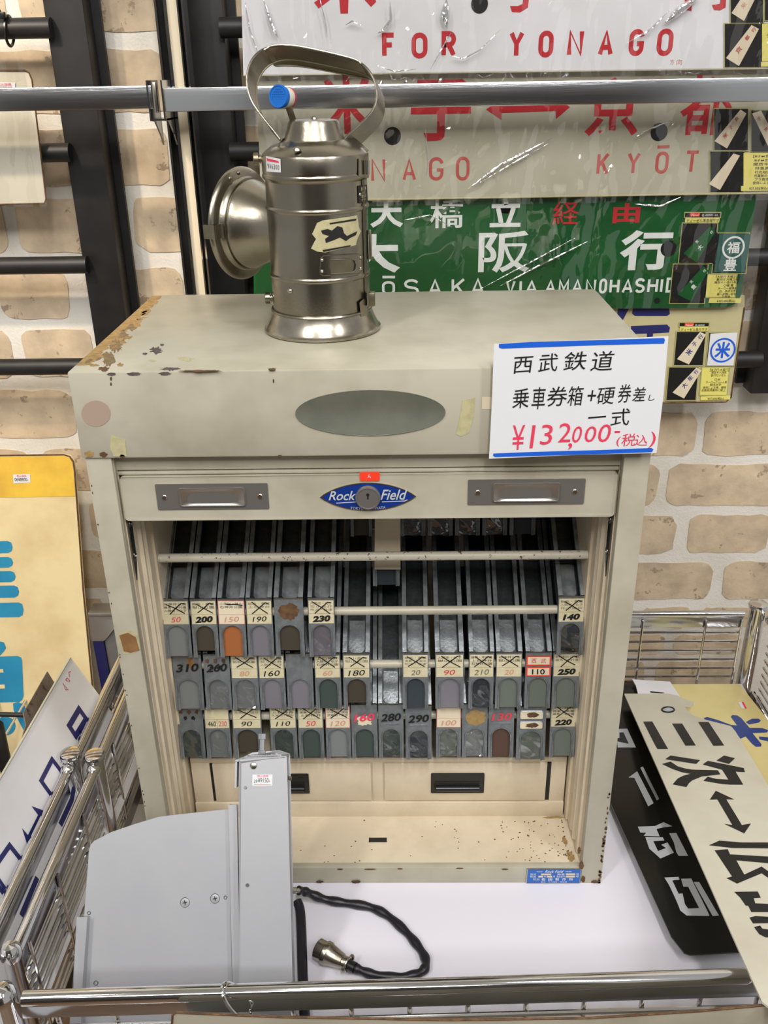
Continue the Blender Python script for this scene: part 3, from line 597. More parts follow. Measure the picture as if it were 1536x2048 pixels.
# hood decoration
PH = FR(-.003)
ov = [(.3052+.0775*math.cos(t), .6708+.0247*math.sin(t)) for t in [2*math.pi*k/48 for k in range(48)]]
kobj('oval_plate', MB().prism([PH.w(a, c, .0012) for a, c in ov], (0, .0012, 0)), M['oval'], hood, bevel=.0003)
def onp(name, pl, pts, m, parent, off=.0004, th=.0003): return kobj(name, MB().prism([pl.w(a, c, off) for a, c in pts], -pl.n*th), m, parent)
def pxl(pl, pts): return [pl.loc(x, y) for x, y in pts]
onp('round_patch', PH, pxl(PH, ell(192, 827, 29, 26, 28)), M['patch'], hood)
onp('tape_residue', PH, pxl(PH, [(925,800),(950,795),(948,830),(938,865),(922,873),(912,868),(920,830)]), M['tape_yel'], hood)
onp('tape_square', PH, pxl(PH, [(964,794),(984,794),(984,818),(964,818)]), M['label_pale'], hood)
onp('tape_residue', PH, pxl(PH, [(222,870),(250,880),(254,912),(228,913),(220,895)]), M['tape_yel'], hood)
for k, (x, y, rx, ry) in enumerate(((178,908,12,8),(207,909,9,6),(245,912,6,4),(222,757,2.5,5),(222,768,2,4),(560,911,5,1.5),(547,762,2,5))): onp('rust_patch', PH, pxl(PH, blob(x, y, rx, ry, k)), M['rust'] if k else M['rust_soft'], hood)
for k, (x, y, rx, ry) in enumerate(((268,748,16,4),(330,747,14,4),(222,748,10,4))): onp('paint_chip', PH, pxl(PH, blob(x, y, rx, ry, 20+k)), M['purple_chip'], hood)
PT = Plane((0, 0, CT), (1, 0, 0), (0, 1, 0))
for k, (x, y, rx, ry, mm) in enumerate(((312,701,15,9,'purple_chip'),(290,708,6,3,'purple_chip'),(324,690,5,3,'purple_chip'),(340,738,22,4,'purple_chip'),(400,742,55,2,'rust'),(216,718,16,20,'browning'),(232,692,16,16,'browning'),(247,672,14,12,'browning'),(208,738,14,6,'rust'),(263,655,12,9,'browning'),(240,730,8,5,'rust_soft'),(304,722,9,3,'tape_yel'),(372,718,18,6,'tape_yel'),(276,640,12,6,'rust_soft'),(545,739,10,3,'rust'))):
    pl_ = pxl(PT, blob(x, y, rx, ry, 40+k, 36, .6)); onp('rust_patch' if 'rust' in mm or mm == 'browning' else 'paint_chip', PT, pl_, M[mm], hood, off=.0003, th=.0002)
# rusty left edge of the top, a ragged band
rn = random.Random(5); band = [(-.001, .02+.33*k/40) for k in range(41)]; inner = [(.010+.022*rn.random()*(1-abs(k-14)/30), .02+.33*k/40+rn.uniform(-.003, .003)) for k in range(40, -1, -1)]
onp('rust_band', PT, band+inner, M['rust_soft'], hood, off=.0002, th=.0001)
for k in range(26):
    y = .01+.32*rn.random(); x = .003+.03*rn.random()*(1.1-y/.36); onp('rust_patch', PT, blob(x, y, .0025+.004*rn.random(), .004+.006*rn.random(), 90+k, 14, .6), M['rust_soft'] if k % 3 else M['browning'], hood, off=.0004, th=.0002)
# rust on posts and sill
PF = FR(0)
onp('brown_tape', PF, pxl(PF, [(236,1268),(262,1260),(277,1272),(281,1298),(270,1306),(247,1308)]), M['tape_yel'], cab)
onp('brown_tape', PF, pxl(PF, [(239,1270),(256,1265),(272,1274),(279,1300),(262,1305),(248,1302)]), M['tape_brown'], cab, off=.0008)
for k in range(46):
    z = .0+.16*rn.random()**1.6; onp('rust_chip', PF, blob(.5985-.0022*rn.random(), z, .0012+.0012*rn.random(), .0015+.002*rn.random(), 200+k, 10, .5), M['rust'], cab)
for k in range(22):
    z = .62*rn.random(); onp('rust_chip', PF, blob(.0015+.001*rn.random(), z, .0009, .0015, 300+k, 8, .5), M['rust'], cab)
for k, (x, y, rx, ry) in enumerate(((640,1763,9,3),(712,1763,12,3.5),(1166,1758,5,8),(1190,1763,10,4),(1163,1730,5,10),(1158,1700,4,8),(800,1737,6,1.5),(740,1738,14,1.5),(920,1736,9,1.3),(1010,1738,8,1.5),(680,1738,7,1.5))): onp('rust_patch', FR(-.0002), pxl(PF, blob(x, y, rx, ry, 400+k)), M['rust'], cab)
PI = Plane((0, 0, .026), (1, 0, 0), (0, 1, 0))
for k in range(60):
    x = .56-.09*rn.random()**2; y = .02+.07*rn.random(); onp('rust_speck', PI, blob(x, y, .0007+.0012*rn.random(), .0006+.001*rn.random(), 500+k, 8, .4), M['rust'], cab)
for k in range(40):
    x = .1+.45*rn.random(); y = .012+.08*rn.random()**2; onp('rust_speck', PI, blob(x, y, .0007+.001*rn.random(), .0006+.0006*rn.random(), 600+k, 8, .4), M['rust'], cab)
onp('rust_patch', PI, blob(.561, .022, .006, .012, 71, 24, .5), M['rust_soft'], cab); onp('rust_patch', PI, blob(.558, .05, .004, .01, 72, 24, .5), M['rust_soft'], cab)
onp('rust_patch', PI, blob(.55, .094, .02, .003, 73, 24, .5), M['rust_soft'], cab)
# name plate
npz = MB().prism([PF.w(a, c, .0012) for a, c in ((.4995, .001), (.5715, .001), (.5715, .0275), (.4995, .0275))], (0, .001, 0))
npl = kobj('name_plate', npz, M['screw'], cab); kobj('plate_face', MB().flat([PF.w(a, c, .0015) for a, c in ((.5005, .0018), (.5708, .0018), (.5708, .0266), (.5005, .0266))]), M['plate_blue'], npl)
mb = MB()
tadd(mb, 'Rock Field', PF, .5235, .0207, .5480, .0258, off=.0018, shear=.35); tadd(mb, 'TRADE', PF, .5125, .0222, .5200, .0240, off=.0018); tadd(mb, 'MARK', PF, .5510, .0222, .5590, .0240, off=.0018)
tadd(mb, '型式', PF, .5040, .0165, .5120, .0200, off=.0018); tadd(mb, '機番', PF, .5400, .0165, .5500, .0200, off=.0018); tadd(mb, '号', PF, .5650, .0165, .5690, .0200, off=.0018)
tadd(mb, '製造', PF, .5040, .0125, .5120, .0158, off=.0018); tadd(mb, '年', PF, .5225, .0125, .5258, .0158, off=.0018); tadd(mb, '月', PF, .5345, .0125, .5372, .0158, off=.0018); tadd(mb, '製品番号', PF, .5395, .0125, .5505, .0158, off=.0018); tadd(mb, '号', PF, .5650, .0125, .5690, .0158, off=.0018)
tadd(mb, '株式', PF, .5085, .0070, .5125, .0112, off=.0018); tadd(mb, '会社', PF, .5130, .0070, .5170, .0112, off=.0018)
for k, ch in enumerate('岩田製作所'): tadd(mb, ch, PF, .5195+k*.0092, .0066, .5247+k*.0092, .0115, off=.0018, bold=.01)
tadd(mb, '東京・千代田区・和泉橋', PF, .5190, .0030, .5540, .0055, off=.0018); kobj('lettering', mb, M['white_paint'], npl)
mb = MB()
for a0, c0, a1, c1 in ((.5185,.0168,.5320,.0198),(.5515,.0168,.5640,.0200),(.5150,.0126,.5215,.0158),(.5265,.0126,.5335,.0158),(.5515,.0126,.5640,.0158)): mb.flat([PF.w(a, c, .0018) for a, c in ((a0,c0),(a1,c0),(a1,c1),(a0,c1))])
kobj('blank_fields', mb, M['label_pale'], npl)['kind'] = 'stuff'
# drawer unit
UY = .1
un = kobj('drawer_case', MB().box((.0385, UY+.002, .026), (.5625, .22, .128)), M['cream_in'], cab)
for a0, c0, a1, c1 in ((.0385, .122, .5625, .130), (.0385, .026, .5625, .0515), (.0385, .0515, .0650, .122), (.2925, .0515, .3070, .122), (.5415, .0515, .5625, .122)):
    kobj('case_rail', MB().box((a0, UY-(.003 if c1 == .0515 else 0), c0), (a1, UY+.004, c1)), M['cream_in'], un, bevel=.0006)
for a0, a1, hx in ((.0685, .2905, (.1340, .1980)), (.3090, .5360, (.3745, .4440))):
    dr = kobj('drawer', MB().box((a0, UY-.001, .0535), (a1, UY+.012, .1205)), M['cream_in'], cab, bevel=.001)
    hd = kobj('drawer_pull', MB().prism([(a, UY-.0025, c) for a, c in rrect(hx[0]+.0, .069, hx[1]+.005, .1035, .0015, 2)], (0, .0016, 0)), M['blackp'], dr, bevel=.0005)
    kobj('grip_recess', MB().box((hx[0]+.006, UY-.003, .0725), (hx[1]-.001, UY-.0024, .090)), M['ink_blk'], hd)
    kobj('grip_bar', MB().tube([(hx[0]+.007, UY-.0045, .0785), (hx[1]-.002, UY-.0045, .0785)], .0042, 12), M['blackp'], hd, smooth=True)
kobj('drawer_gap', MB().box((.5362, UY-.0004, .054), (.5412, UY+.006, .1205)), M['ink_blk'], un); kobj('drawer_gap', MB().box((.0652, UY-.0004, .054), (.0683, UY+.006, .1205)), M['ink_blk'], un)
# cross bars for the trays
bz = (.449, .3705, .2890, .2060)
M['bar_rust'] = mat('chipped_cream_bar', 'c9c3b0', .4, spots=1, scol='4b2f1c', sscale=150, sth=.60)
for k, z in enumerate(bz):
    kobj('tray_bar', MB().tube([(.0355, .097, z), (.5645, .097, z)], .0056, 12), M['bar_rust'] if k == 0 else M['cream'], cab, smooth=True)
kobj('centre_divider', MB().prism([FR(.150).at(x, y) for x, y in ((750,1000),(800,1000),(801,1139),(749,1139))], (0, .002, 0)), M['cream_in'], cab)
# ================================================================== ticket trays
TW, TH, TL, TD = .0325, .079, .215, .0190
U36 = V((0, math.cos(math.radians(36)), math.sin(math.radians(36)))); N36 = V((0, -U36.z, U36.y))
top = V((0, .006, TH)); PLZ = Plane((0, -.0082, 0), (1, 0, 0), (0, .0142, TH))
def klocal(name, me, parent, m=None, label=None):
    if isinstance(me, MB):
        o = kobj(name, me, m)
    else:
        o = bpy.data.objects.new(name, me); C.objects.link(o)
    o.parent = parent
    if label: o['label'] = label
    return o
def arch(hw, zt, zb=0., n=12): # open at the bottom, left to right
    return [(-hw, zb)]+[(-hw*math.cos(math.pi*k/n), zt-hw+hw*math.sin(math.pi*k/n)) for k in range(n+1)]+[(hw, zb)]
def tray_meshes():
    h = TW/2; out = {}
    ins = arch(.0112, .0432)
    poly = [(-h, 0)]+ins+[(h, 0), (h, TH), (-h, TH)]
    mb = MB().prism([PLZ.w(a, c) for a, c in poly], -PLZ.n*.0008)
    out['front_plate'] = kobj('front_plate', mb, M['steel_plate'])
    out['arch_rim'] = kobj('arch_rim', MB().tube([PLZ.w(a, c, .0004) for a, c in arch(.0122, .0442)], .0011, 6), M['steel'], smooth=True)
    mb = MB()
    fs = V((0, .0178, .0635)); endt = top+U36*TL
    for x in (-h, h-.0008):
        pts = [top, endt, endt-N36*TD, fs, V((0, .0055, .0632)), V((0, .003, 0)), V((0, -.0078, 0))]
        mb.prism([p+V((x, 0, 0)) for p in pts], (.0008, 0, 0))
    mb.obox(fs+V((-h, 0, 0)), (2*h, 0, 0), U36*(TL-.006), N36*.0008)
    out['channel'] = kobj('channel', mb, M['steel_dark'])
    mb = MB()
    for x in (-h, h-.0052):
        mb.obox(top+V((x, .001, 0)), (.0052, 0, 0), U36*TL, N36*.0010)
        mb.obox(top+V((x+(.0044 if x < 0 else 0), .001, 0)), (.0008, 0, 0), U36*TL, -N36*.004)
    out['side_lip'] = kobj('side_lip', mb, M['steel']); 
    out['top_edge'] = kobj('top_edge', MB().tube([PLZ.w(-h, TH, -.0004), PLZ.w(h, TH, -.0004)], .0011, 8), M['screw'], smooth=True)
    mb = MB(); q = fs+N36*.0015+U36*.006; arcs = [(-.0095, .004), (-.006, 0), (0, -.001), (.006, 0), (.0095, .004), (.0095, .045), (-.0095, .045)]
    mb.prism([q+V((a, 0, 0))+U36*c for a, c in arcs], N36*.0007); out['ticket_stop'] = kobj('ticket_stop', mb, M['steel'])
    mb = MB().flat([PLZ.w(a, c, -.0026) for a, c in ((-.0135, .0006), (.0135, .0006), (.0135, .047), (-.0135, .047))]); out['full'] = kobj('ticket_window', mb, M['ins_grey'])
    mb = MB().flat([PLZ.w(a, c, -.0026) for a, c in ((-.0135, .0082), (.0135, .0082), (.0135, .047), (-.0135, .047))]); out['short'] = kobj('ticket_window', mb, M['ins_dark'])
    me = {}
    for k, o in out.items(): me[k] = o.data; bpy.data.objects.remove(o)
    return me
TM = tray_meshes()
def rect(pl, a0, c0, a1, c1, off): return [pl.w(a0, c0, off), pl.w(a1, c0, off), pl.w(a1, c1, off), pl.w(a0, c1, off)]
KJ = ['所沢・秋津', '清瀬・久留米', '小手指・狭山', '入間市・仏子', '飯能・高麗', '獄山公園', '小平・小川', '久米川・国分', '椎名町・東長', '練馬・中村橋', '豊島園・平和', '石神井公園', '上石神井', '武蔵関・東伏', '花小金井']
def make_tray(x0, x1, yb, t, label, card, num, ncol, nsz, cross, ins, gap=False, wrapd=False, sec='', roll=0.):
    rn = random.Random(int(x0*7+yb))
    a = FR(.085).at(x0, yb); b_ = FR(.085).at(x1, yb)
    wd = b_.x-a.x-.0006; loc = V(((a.x+b_.x)/2, .085, {1308: .3148, 1411: .2316, 1511: .1500, 1195: .3970}[yb]))+U36*t
    T = thing('ticket_tray', label, 'ticket tray', loc, 'steel ticket trays in the cabinet'); T.scale = (wd/TW, 1, 1); T.rotation_euler = (0, roll, 0)
    for k in ('front_plate', 'channel', 'side_lip', 'top_edge', 'arch_rim', 'ticket_stop'): klocal(k, TM[k], T)
    key = 'short' if gap else 'full'
    me = TM[key] if (key == 'full' and ins == 'ins_grey') else TM[key].copy()
    if me is not TM[key]: me.materials.clear(); me.materials.append(M[ins])
    klocal('ticket_window', me, T)
    if wrapd:
        vs = []; fs = []
        for j in range(15):
            for i in range(9):
                u = -.0115+.023*i/8; v = .0005+.042*j/14; vs.append(PLZ.w(u, v, -.0008+.0022*noise.noise(V((u*75+x0, v*45, yb)))))
        fs = [(j*9+i, j*9+i+1, j*9+i+10, j*9+i+9) for j in range(14) for i in range(8)]
        o = klocal('plastic_film', MB().add(vs, fs), T, M['wrap2'])
        for p in o.data.polygons: p.use_smooth = True
    if card:
        cm = {'y': 'label_card', 'r': 'label_pale'}[card[0]]
        if card == 'r':
            klocal('card_border', MB().flat(rect(PLZ, -.0158, .0455, .0158, .0773, .0004)), T, M['ink_redp'])
        c_ = klocal('label_card', MB().flat(rect(PLZ, -.0152, .0459, .0152, .0768, .0006)), T, M[cm])
        klocal('ruled_line', MB().flat(rect(PLZ, -.0152, .0589, .0152, .0592, .0008)), T, M['ink_grey'])
        mb = MB(); ls = rn.sample(KJ, 3)
        if cross != 3:
            for k, s in enumerate(ls[:3 if rn.random() > .4 else 2]): tadd(mb, s, PLZ, -.0135, .0715-k*.0044, .0135, .0750-k*.0044, off=.0009)
        if mb.v: o = klocal('lettering', mb, T, M['ink_grey'] if rn.random() > .5 else M['ink_blk'])
    if cross:
        z0, z1 = .0605, .0745; mb = MB(); j = lambda: rn.uniform(-.0015, .0015)
        if cross == 2: mb.ribbon([[(-.006, .073), (-.002, .0722), (.004, .0728), (.014, .0712)]], .0014, PLZ, .0012)
        elif cross != 3:
            mb.ribbon([[(-.010+j(), z1+j()), (0, .068), (.011+j(), z0+j())]], .0013, PLZ, .0012); mb.ribbon([[(-.008+j(), z0+j()), (.001, .068), (.008, z1), (.012, z1+j())]], .0013, PLZ, .0012)
        if mb.v: klocal('cross_mark', mb, T, M['ink_blk'])
    if num:
        mb = MB(); w2 = len(num)*(.0030 if card else .0037)*nsz; h2 = .0034*nsz if card else .0056
        zc = .0525 if card else .061
        if '|' in num:
            p, q = num.split('|'); tadd(mb, p, PLZ, -.0120, .0490, -.0015, .0565, off=.0012, shear=.1); o = klocal('price_number', mb, T, M['ink_blk'])
            mb = MB(); tadd(mb, q, PLZ, .0020, .0490, .0125, .0565, off=.0012, shear=.1); klocal('price_number', mb, T, M['ink_redp']); klocal('ruled_line', MB().flat(rect(PLZ, .0000, .0459, .0003, .0590, .0008)), T, M['ink_grey'])
        else:
            tadd(mb, num, PLZ, -w2, zc-h2, w2, zc+h2, off=.0013, shear=.22, bold=(.05 if card else .025) if nsz > 1.15 else (.0 if ncol != 'ink_pale' else 0), rot=.06)
            klocal('price_number', mb, T, M[ncol])
    if sec == 'stain': klocal('rust_stain', MB().flat([PLZ.w(a_, c_, .0005) for a_, c_ in blob(0, .062, .0135, .0125, int(x0), 30, .3)]), T, M['rust'])
    if sec == 'ochre': klocal('rust_stain', MB().flat([PLZ.w(a_, c_, .0005) for a_, c_ in blob(.001, .060, .0145, .0135, int(x0), 30, .25)]), T, M['rust_soft'])
    if sec == 'spot': klocal('rust_stain', MB().flat([PLZ.w(a_, c_, .0005) for a_, c_ in blob(.004, .068, .005, .0085, int(x0), 24, .2)]), T, M['tape_brown'])
    if sec == 'grime':
        for k in range(5): klocal('grime_spot', MB().flat([PLZ.w(a_, c_, .0005) for a_, c_ in blob(-.011+.005*k, .070-.009*(k % 2), .003, .004, int(x0)+k, 16, .5)]), T, M['steel_dark'] if k % 2 else M['rust'])
    if sec == 'patch': klocal('paper_residue', MB().flat([PLZ.w(a_, c_, .0005) for a_, c_ in blob(0, .056, .0135, .009, int(x0), 30, .5)]), T, M['label_pale'])
    if sec == 'slot': klocal('raised_tab', MB().obox(PLZ.w(-.011, .050, .0004), (.022, 0, 0), PLZ.v*.0018, PLZ.n*.0007), T, M['steel'])
    if sec == 'seibu':
        for c0, c1 in ((.0615, .0745), (.0465, .0590)):
            klocal('card_border', MB().flat(rect(PLZ, -.0150, c0, .0150, c1, .0010)), T, M['orange']); klocal('label_tag', MB().flat(rect(PLZ, -.0135, c0+.0013, .0135, c1-.0013, .0012)), T, M['label_pale'])
        mb = MB(); tadd(mb, '西', PLZ, -.009, .0650, -.003, .0712, off=.0015); tadd(mb, '武', PLZ, .003, .0650, .009, .0712, off=.0015); klocal('lettering', mb, T, M['ink_redp'])
        mb = MB(); tadd(mb, '110', PLZ, -.008, .0490, .008, .0565, off=.0015, bold=.02); klocal('price_number', mb, T, M['ink_blk'])
    if sec == 'tags':
        for c0, c1 in ((.0615, .0735), (.0470, .0575)):
            klocal('label_frame', MB().tube([PLZ.w(a_, c_, .0008) for a_, c_ in rrect(-.013, c0, .013, c1, .002, 2)], .0006, 6, closed=True), T, M['steel'])
            klocal('label_tag', MB().flat([PLZ.w(a_, c_, .0005) for a_, c_ in rrect(-.0128, c0, .0128, c1, .002, 2)]), T, M['label_pale'])
            klocal('rust_stain', MB().flat([PLZ.w(a_, c_, .0007) for a_, c_ in blob(.001, (c0+c1)/2, .008, .0045, int(c0*9999), 24, .4)]), T, M['rust'])
    return T
B1, B2, B3, B0 = 1308, 1411, 1511, 1195
TR = [
 (334,388,B1,0,'ticket tray with red number 50, first at left in the upper row','y','50','ink_red',1.0,1,'ins_grey',0,0,''),
 (390,442,B1,0,'ticket tray with bold black 200 and a dark open window','y','200','ink_blk',1.25,1,'ins_dark',1,0,''),
 (443,497,B1,0,'ticket tray with faint 150 on a red-edged card and orange ticket in its window','r','150','ink_pale',1.0,2,'ins_orange',0,0,''),
 (499,551,B1,0,'ticket tray with thin black 190, between the orange ticket and the rust-stained tray','y','190','ink_blk',1.0,1,'ins_lilac',0,0,''),
 (554,612,B1,0,'ticket tray with no card, its plate stained brown with rust above a dark window','','','',1,0,'ins_dark',1,0,'stain'),
 (620,673,B1,0,'ticket tray with bold black 230, last of the left run in the upper row','y','230','ink_blk',1.25,1,'ins_lilac',0,1,''),
 (1110,1163,B1,0,'ticket tray with bold black 140, alone at right end of the upper row','y','140','ink_blk',1.2,1,'ins_navy',1,1,''),
 (355,412,B2,0,'bare steel ticket tray with 310 written over a brown spot','','310','ink_blk',1.2,0,'ins_grey',0,0,'spot'),
 (415,467,B2,0,'bare grimy ticket tray with 260 written on the steel','','260','ink_blk',1.2,0,'ins_grey',0,1,'grime'),
 (468,522,B2,0,'ticket tray with faint 80 and wrapped grey window, below the orange ticket','y','80','ink_pale',1,1,'ins_grey',0,1,''),
 (523,575,B2,0,'ticket tray with black 160 under a large cross, left of a bare plate','y','160','ink_blk',1.15,1,'ins_lilac',0,0,''),
 (577,630,B2,0,'bare ticket tray with blank purplish plate in the middle row','','','',1,0,'ins_lilac',0,0,''),
 (633,685,B2,0,'ticket tray with faint 60 and dark green window in the middle row','y','60','ink_pale',1,1,'ins_green',0,0,''),
 (688,742,B2,0,'ticket tray with black 180 and dark brown open window, beside the empty slot','y','180','ink_blk',1.15,1,'ins_dark',1,0,''),
 (805,857,B2,0,'ticket tray with smudged faint 20, first right of the empty slot','y','20','ink_grey',1,1,'ins_navy',0,0,''),
 (870,927,B2,0,'ticket tray with red 90 and circled red note','y','90','ink_redp',1.05,1,'ins_lilac',0,0,''),
 (935,985,B2,0,'ticket tray with thin 210 and mottled navy window','y','210','ink_grey',1.1,1,'ins_navy',0,1,''),
 (988,1040,B2,0,'ticket tray with pale red 20, left of the orange-framed labels','y','20','ink_pale',1,1,'ins_greengrey',0,0,''),
 (1046,1098,B2,0,'ticket tray with two orange-framed labels, the lower one reading 110','','','',1,0,'ins_greengrey',0,0,'seibu'),
 (1100,1154,B2,0,'ticket tray with bold black 250 at right end of the middle row','y','250','ink_blk',1.25,1,'ins_greengrey',0,0,''),
 (364,415,B3,0,'bare scuffed ticket tray with crinkled film, first at left in the bottom row','','','',1,0,'ins_green',0,1,'grime'),
 (417,467,B3,0,'ticket tray with black 460 beside red 230 on one card','y','460|230','ink_blk',1,3,'ins_grey',0,1,''),
 (471,529,B3,0,'ticket tray with thin 90 and dark brown open window, behind the machine bolt','y','90','ink_blk',1,1,'ins_dark',1,0,''),
 (545,598,B3,0,'ticket tray with thin black 110 and green window','y','110','ink_blk',1,1,'ins_green',0,1,''),
 (600,651,B3,0,'ticket tray with red 50 and dark green window, in the bottom row','y','50','ink_redp',1.1,1,'ins_green',0,0,''),
 (654,704,B3,0,'ticket tray with pale red 120 on a red-edged card','r','120','ink_pale',1.1,1,'ins_grey',0,0,''),
 (705,757,B3,0,'ticket tray with bold red 160 over torn white paper','','160','ink_red',1.2,0,'ins_green',0,0,'patch'),
 (758,808,B3,0,'bare ticket tray with 280 written on steel, below the empty slot','','280','ink_blk',1.2,0,'ins_green',0,1,'slot'),
 (811,863,B3,-.002,'bare ticket tray with 290 written on steel and shiny film below','','290','ink_blk',1.2,0,'ins_navy',0,1,'slot'),
 (871,921,B3,0,'ticket tray with pale red 100 on a red-edged card and shiny film','r','100','ink_pale',1.1,3,'ins_greengrey',0,1,''),
 (922,973,B3,0,'ticket tray with torn ochre-stained plate and wrapped grey window','','','',1,0,'ins_grey',0,1,'ochre'),
 (974,1025,B3,0,'bare ticket tray with red 130 and brown ticket in its window','','130','ink_redp',1.2,0,'ins_brown',0,0,'slot'),
 (1029,1087,B3,-.004,'ticket tray with two blank rust-stained label frames and bulging film','','','',1,0,'ins_greengrey',0,1,'tags'),
 (1095,1146,B3,0,'ticket tray with bold black 220 at right end of the bottom row','y','220','ink_blk',1.25,1,'ins_greengrey',0,0,''),
]
rr_ = random.Random(11)
for r in TR: make_tray(*r, roll=rr_.uniform(-.006, .006))
for k, (x0, x1, ph) in enumerate(((699,744,'left of the beige divider'), (800,854,'first to the right of the beige divider'), (858,910,'second to the right of the beige divider'), (914,966,'third to the right of the beige divider'), (970,1022,'fourth to the right of the beige divider'), (1026,1080,'last before the right wall of the cabinet'))):
    make_tray(x0, x1, B0, .090, 'dark ticket tray pushed back under the shutter, '+ph, '', '', '', 1, 0, 'ins_navy' if k else 'ins_dark', 0, 1 if k in (1, 2, 3, 4) else 0, '')
make_tray(745, 801, B1, .098, 'dark ticket tray pushed far back in the upper row, under the beige divider', '', '', '', 1, 0, 'ins_navy', 0, 0, '')

# ================================================================== price card
P6 = FR(-.014)
t = thing('price_card', 'white handwritten price card with blue marker lines, taped to the right front of the cabinet', 'price card', P6.at(1150, 910))
def bend(a, c): return 0
kobj('card', ppx(MB(), P6, [(988,688),(1160,681),(1337,672.5),(1327,790),(1313,906),(1150,910),(978,917.5),(984,800)], .0006), M['paper'], t)
kobj('tape_tab', MB().box((.47, -.0134, .66), (.55, -.0035, .70)), M['paper'], t)
kobj('blue_line', ppx(ML(), P6, [(997,683+3),(1100,682),(1329,674),(1330,684),(1100,692),(1004,697),(996,694)], 0, .0005), M['ink_blue'], t) if False else None
mb = MB(); ppx(mb, P6, [(998,688),(1060,684),(1200,680),(1328,676),(1330,680),(1328,687),(1200,690),(1060,695),(1004,697),(998,695)], 0, .0005); kobj('blue_line', mb, M['ink_blue'], t)
mb = MB(); ppx(mb, P6, [(987,907),(1060,904),(1200,900),(1303,896),(1307,899),(1304,904),(1200,908),(1060,912),(990,914),(986,911)], 0, .0005); kobj('blue_line', mb, M['ink_blue'], t)
mb = ML()
for ch, x0, y0, x1, y1, rt in (('西',1027,713,1067,746,.06), ('武',1076,707,1116,743,.06), ('鉄',1127,703,1173,740,.05), ('道',1181,702,1228,741,.03),
   ('乗',1024,777,1058,816,.06), ('車',1063,774,1091,818,.03), ('券',1094,773,1134,812,.05), ('箱',1135,772,1167,811,.03), ('+',1175,780,1192,802,.0), ('硬',1194,775,1230,808,.05), ('券',1236,768,1262,805,.05), ('差',1265,774,1291,802,.03), ('し',1297,789,1309,801,0),
   ('一',1176,830,1212,838,.08), ('式',1221,817,1260,851,.06)):
    tpx(mb, ch, P6, x0, y0, x1, y1, off=.0005, rot=rt, shear=.12)
kobj('lettering', mb, M['ink_blk'], t)
mb = ML()
for ch, x0, y0, x1, y1, rt in (('¥',1025,850,1050,899,.03), ('1',1060,850,1070,896,0), ('3',1080,849,1105,889,.03), ('2',1116,846,1141,884,.03), (',',1136,886,1144,899,0), ('0',1145,852,1163,885,-.1), ('0',1170,852,1192,884,-.08), ('0',1197,848,1221,884,-.08), ('-',1229,861,1240,866,0),
   ('(',1233,873,1241,893,0), ('税',1243,867,1270,892,.03), ('込',1269,869,1295,891,0), (')',1297,863,1311,896,0)):
    tpx(mb, ch, P6, x0, y0, x1, y1, off=.0005, rot=rt, shear=.08)
kobj('lettering', mb, M['ink_red'], t)
# ================================================================== signal lantern on the cabinet
LX, LY, LZ = .2462, .162, CT
lan = thing('signal_lantern', 'dull nickel railway signal lantern with side lamp hood and carrying handle, standing on the cabinet', 'lantern', (LX, LY, LZ))
def LP(mb, name, m, parent=None, **k): return kobj(name, mb, m, parent or lan, **k)
O = (LX, LY, LZ)
LP(MB().lathe([(.055,.001),(.0672,.001),(.0680,.0022),(.0680,.0038),(.0668,.0048),(.0655,.006),(.0610,.0150),(.0585,.0215),(.0578,.0245),(.054,.025)], O, n=64), 'base_skirt', M['nickel_b'], smooth=True)
body = [(.054,.0235),(.0580,.0238),(.0588,.0252),(.0580,.0268),(.0560,.0275)]
for zr in (.0655, .1375): body += [(.0560, zr-.0028), (.0572, zr-.0014), (.0575, zr), (.0572, zr+.0014), (.0560, zr+.0028)]
body += [(.0560,.166),(.0578,.168),(.0588,.1695),(.0588,.172),(.0578,.1735),(.0582,.176),(.0582,.1905),(.0572,.1925)]
bod = LP(MB().lathe(body, O, n=72), 'body_shell', M['nickel'], smooth=True)
LP(MB().lathe([(.0572,.1925),(.0540,.1955),(.0480,.2000),(.0410,.2033),(.0350,.2050),(.0335,.2062)], O, n=64), 'shoulder_dome', M['nickel'], smooth=True)
LP(MB().lathe([(.0350,.2045),(.0328,.2058),(.0316,.2100),(.0290,.2170),(.0278,.2225),(.0262,.2252),(.020,.2262),(.0001,.2266)], O, n=48), 'neck_cap', M['nickel'], smooth=True)
def cyl_pl(px, py, r, off=0):
    "tangent plane on the lantern body under a photograph point"
    d = ray(px, py); ox, oy = CAM.x-LX, CAM.y-LY; A = d.x*d.x+d.y*d.y; B = 2*(ox*d.x+oy*d.y); Cc = ox*ox+oy*oy-r*r
    dsc_ = B*B-4*A*Cc; t_ = (-B-math.sqrt(max(dsc_, 0)))/(2*A); p = CAM+d*t_; n = V((p.x-LX, p.y-LY, 0)).normalized()
    return Plane(p, V((-n.y, n.x, 0)), (0, 0, 1))
def cyl_patch(pts, r, th=.0004):
    "polygon in photograph points laid onto the round body"
    P = []
    for i in range(len(pts)):
        (a, b), (c, d) = pts[i], pts[(i+1) % len(pts)]; n = max(1, int(math.hypot(c-a, d-b)/7))
        for k in range(n): P.append(cyl_pl(a+(c-a)*k/n, b+(d-b)*k/n, r).o)
    return P
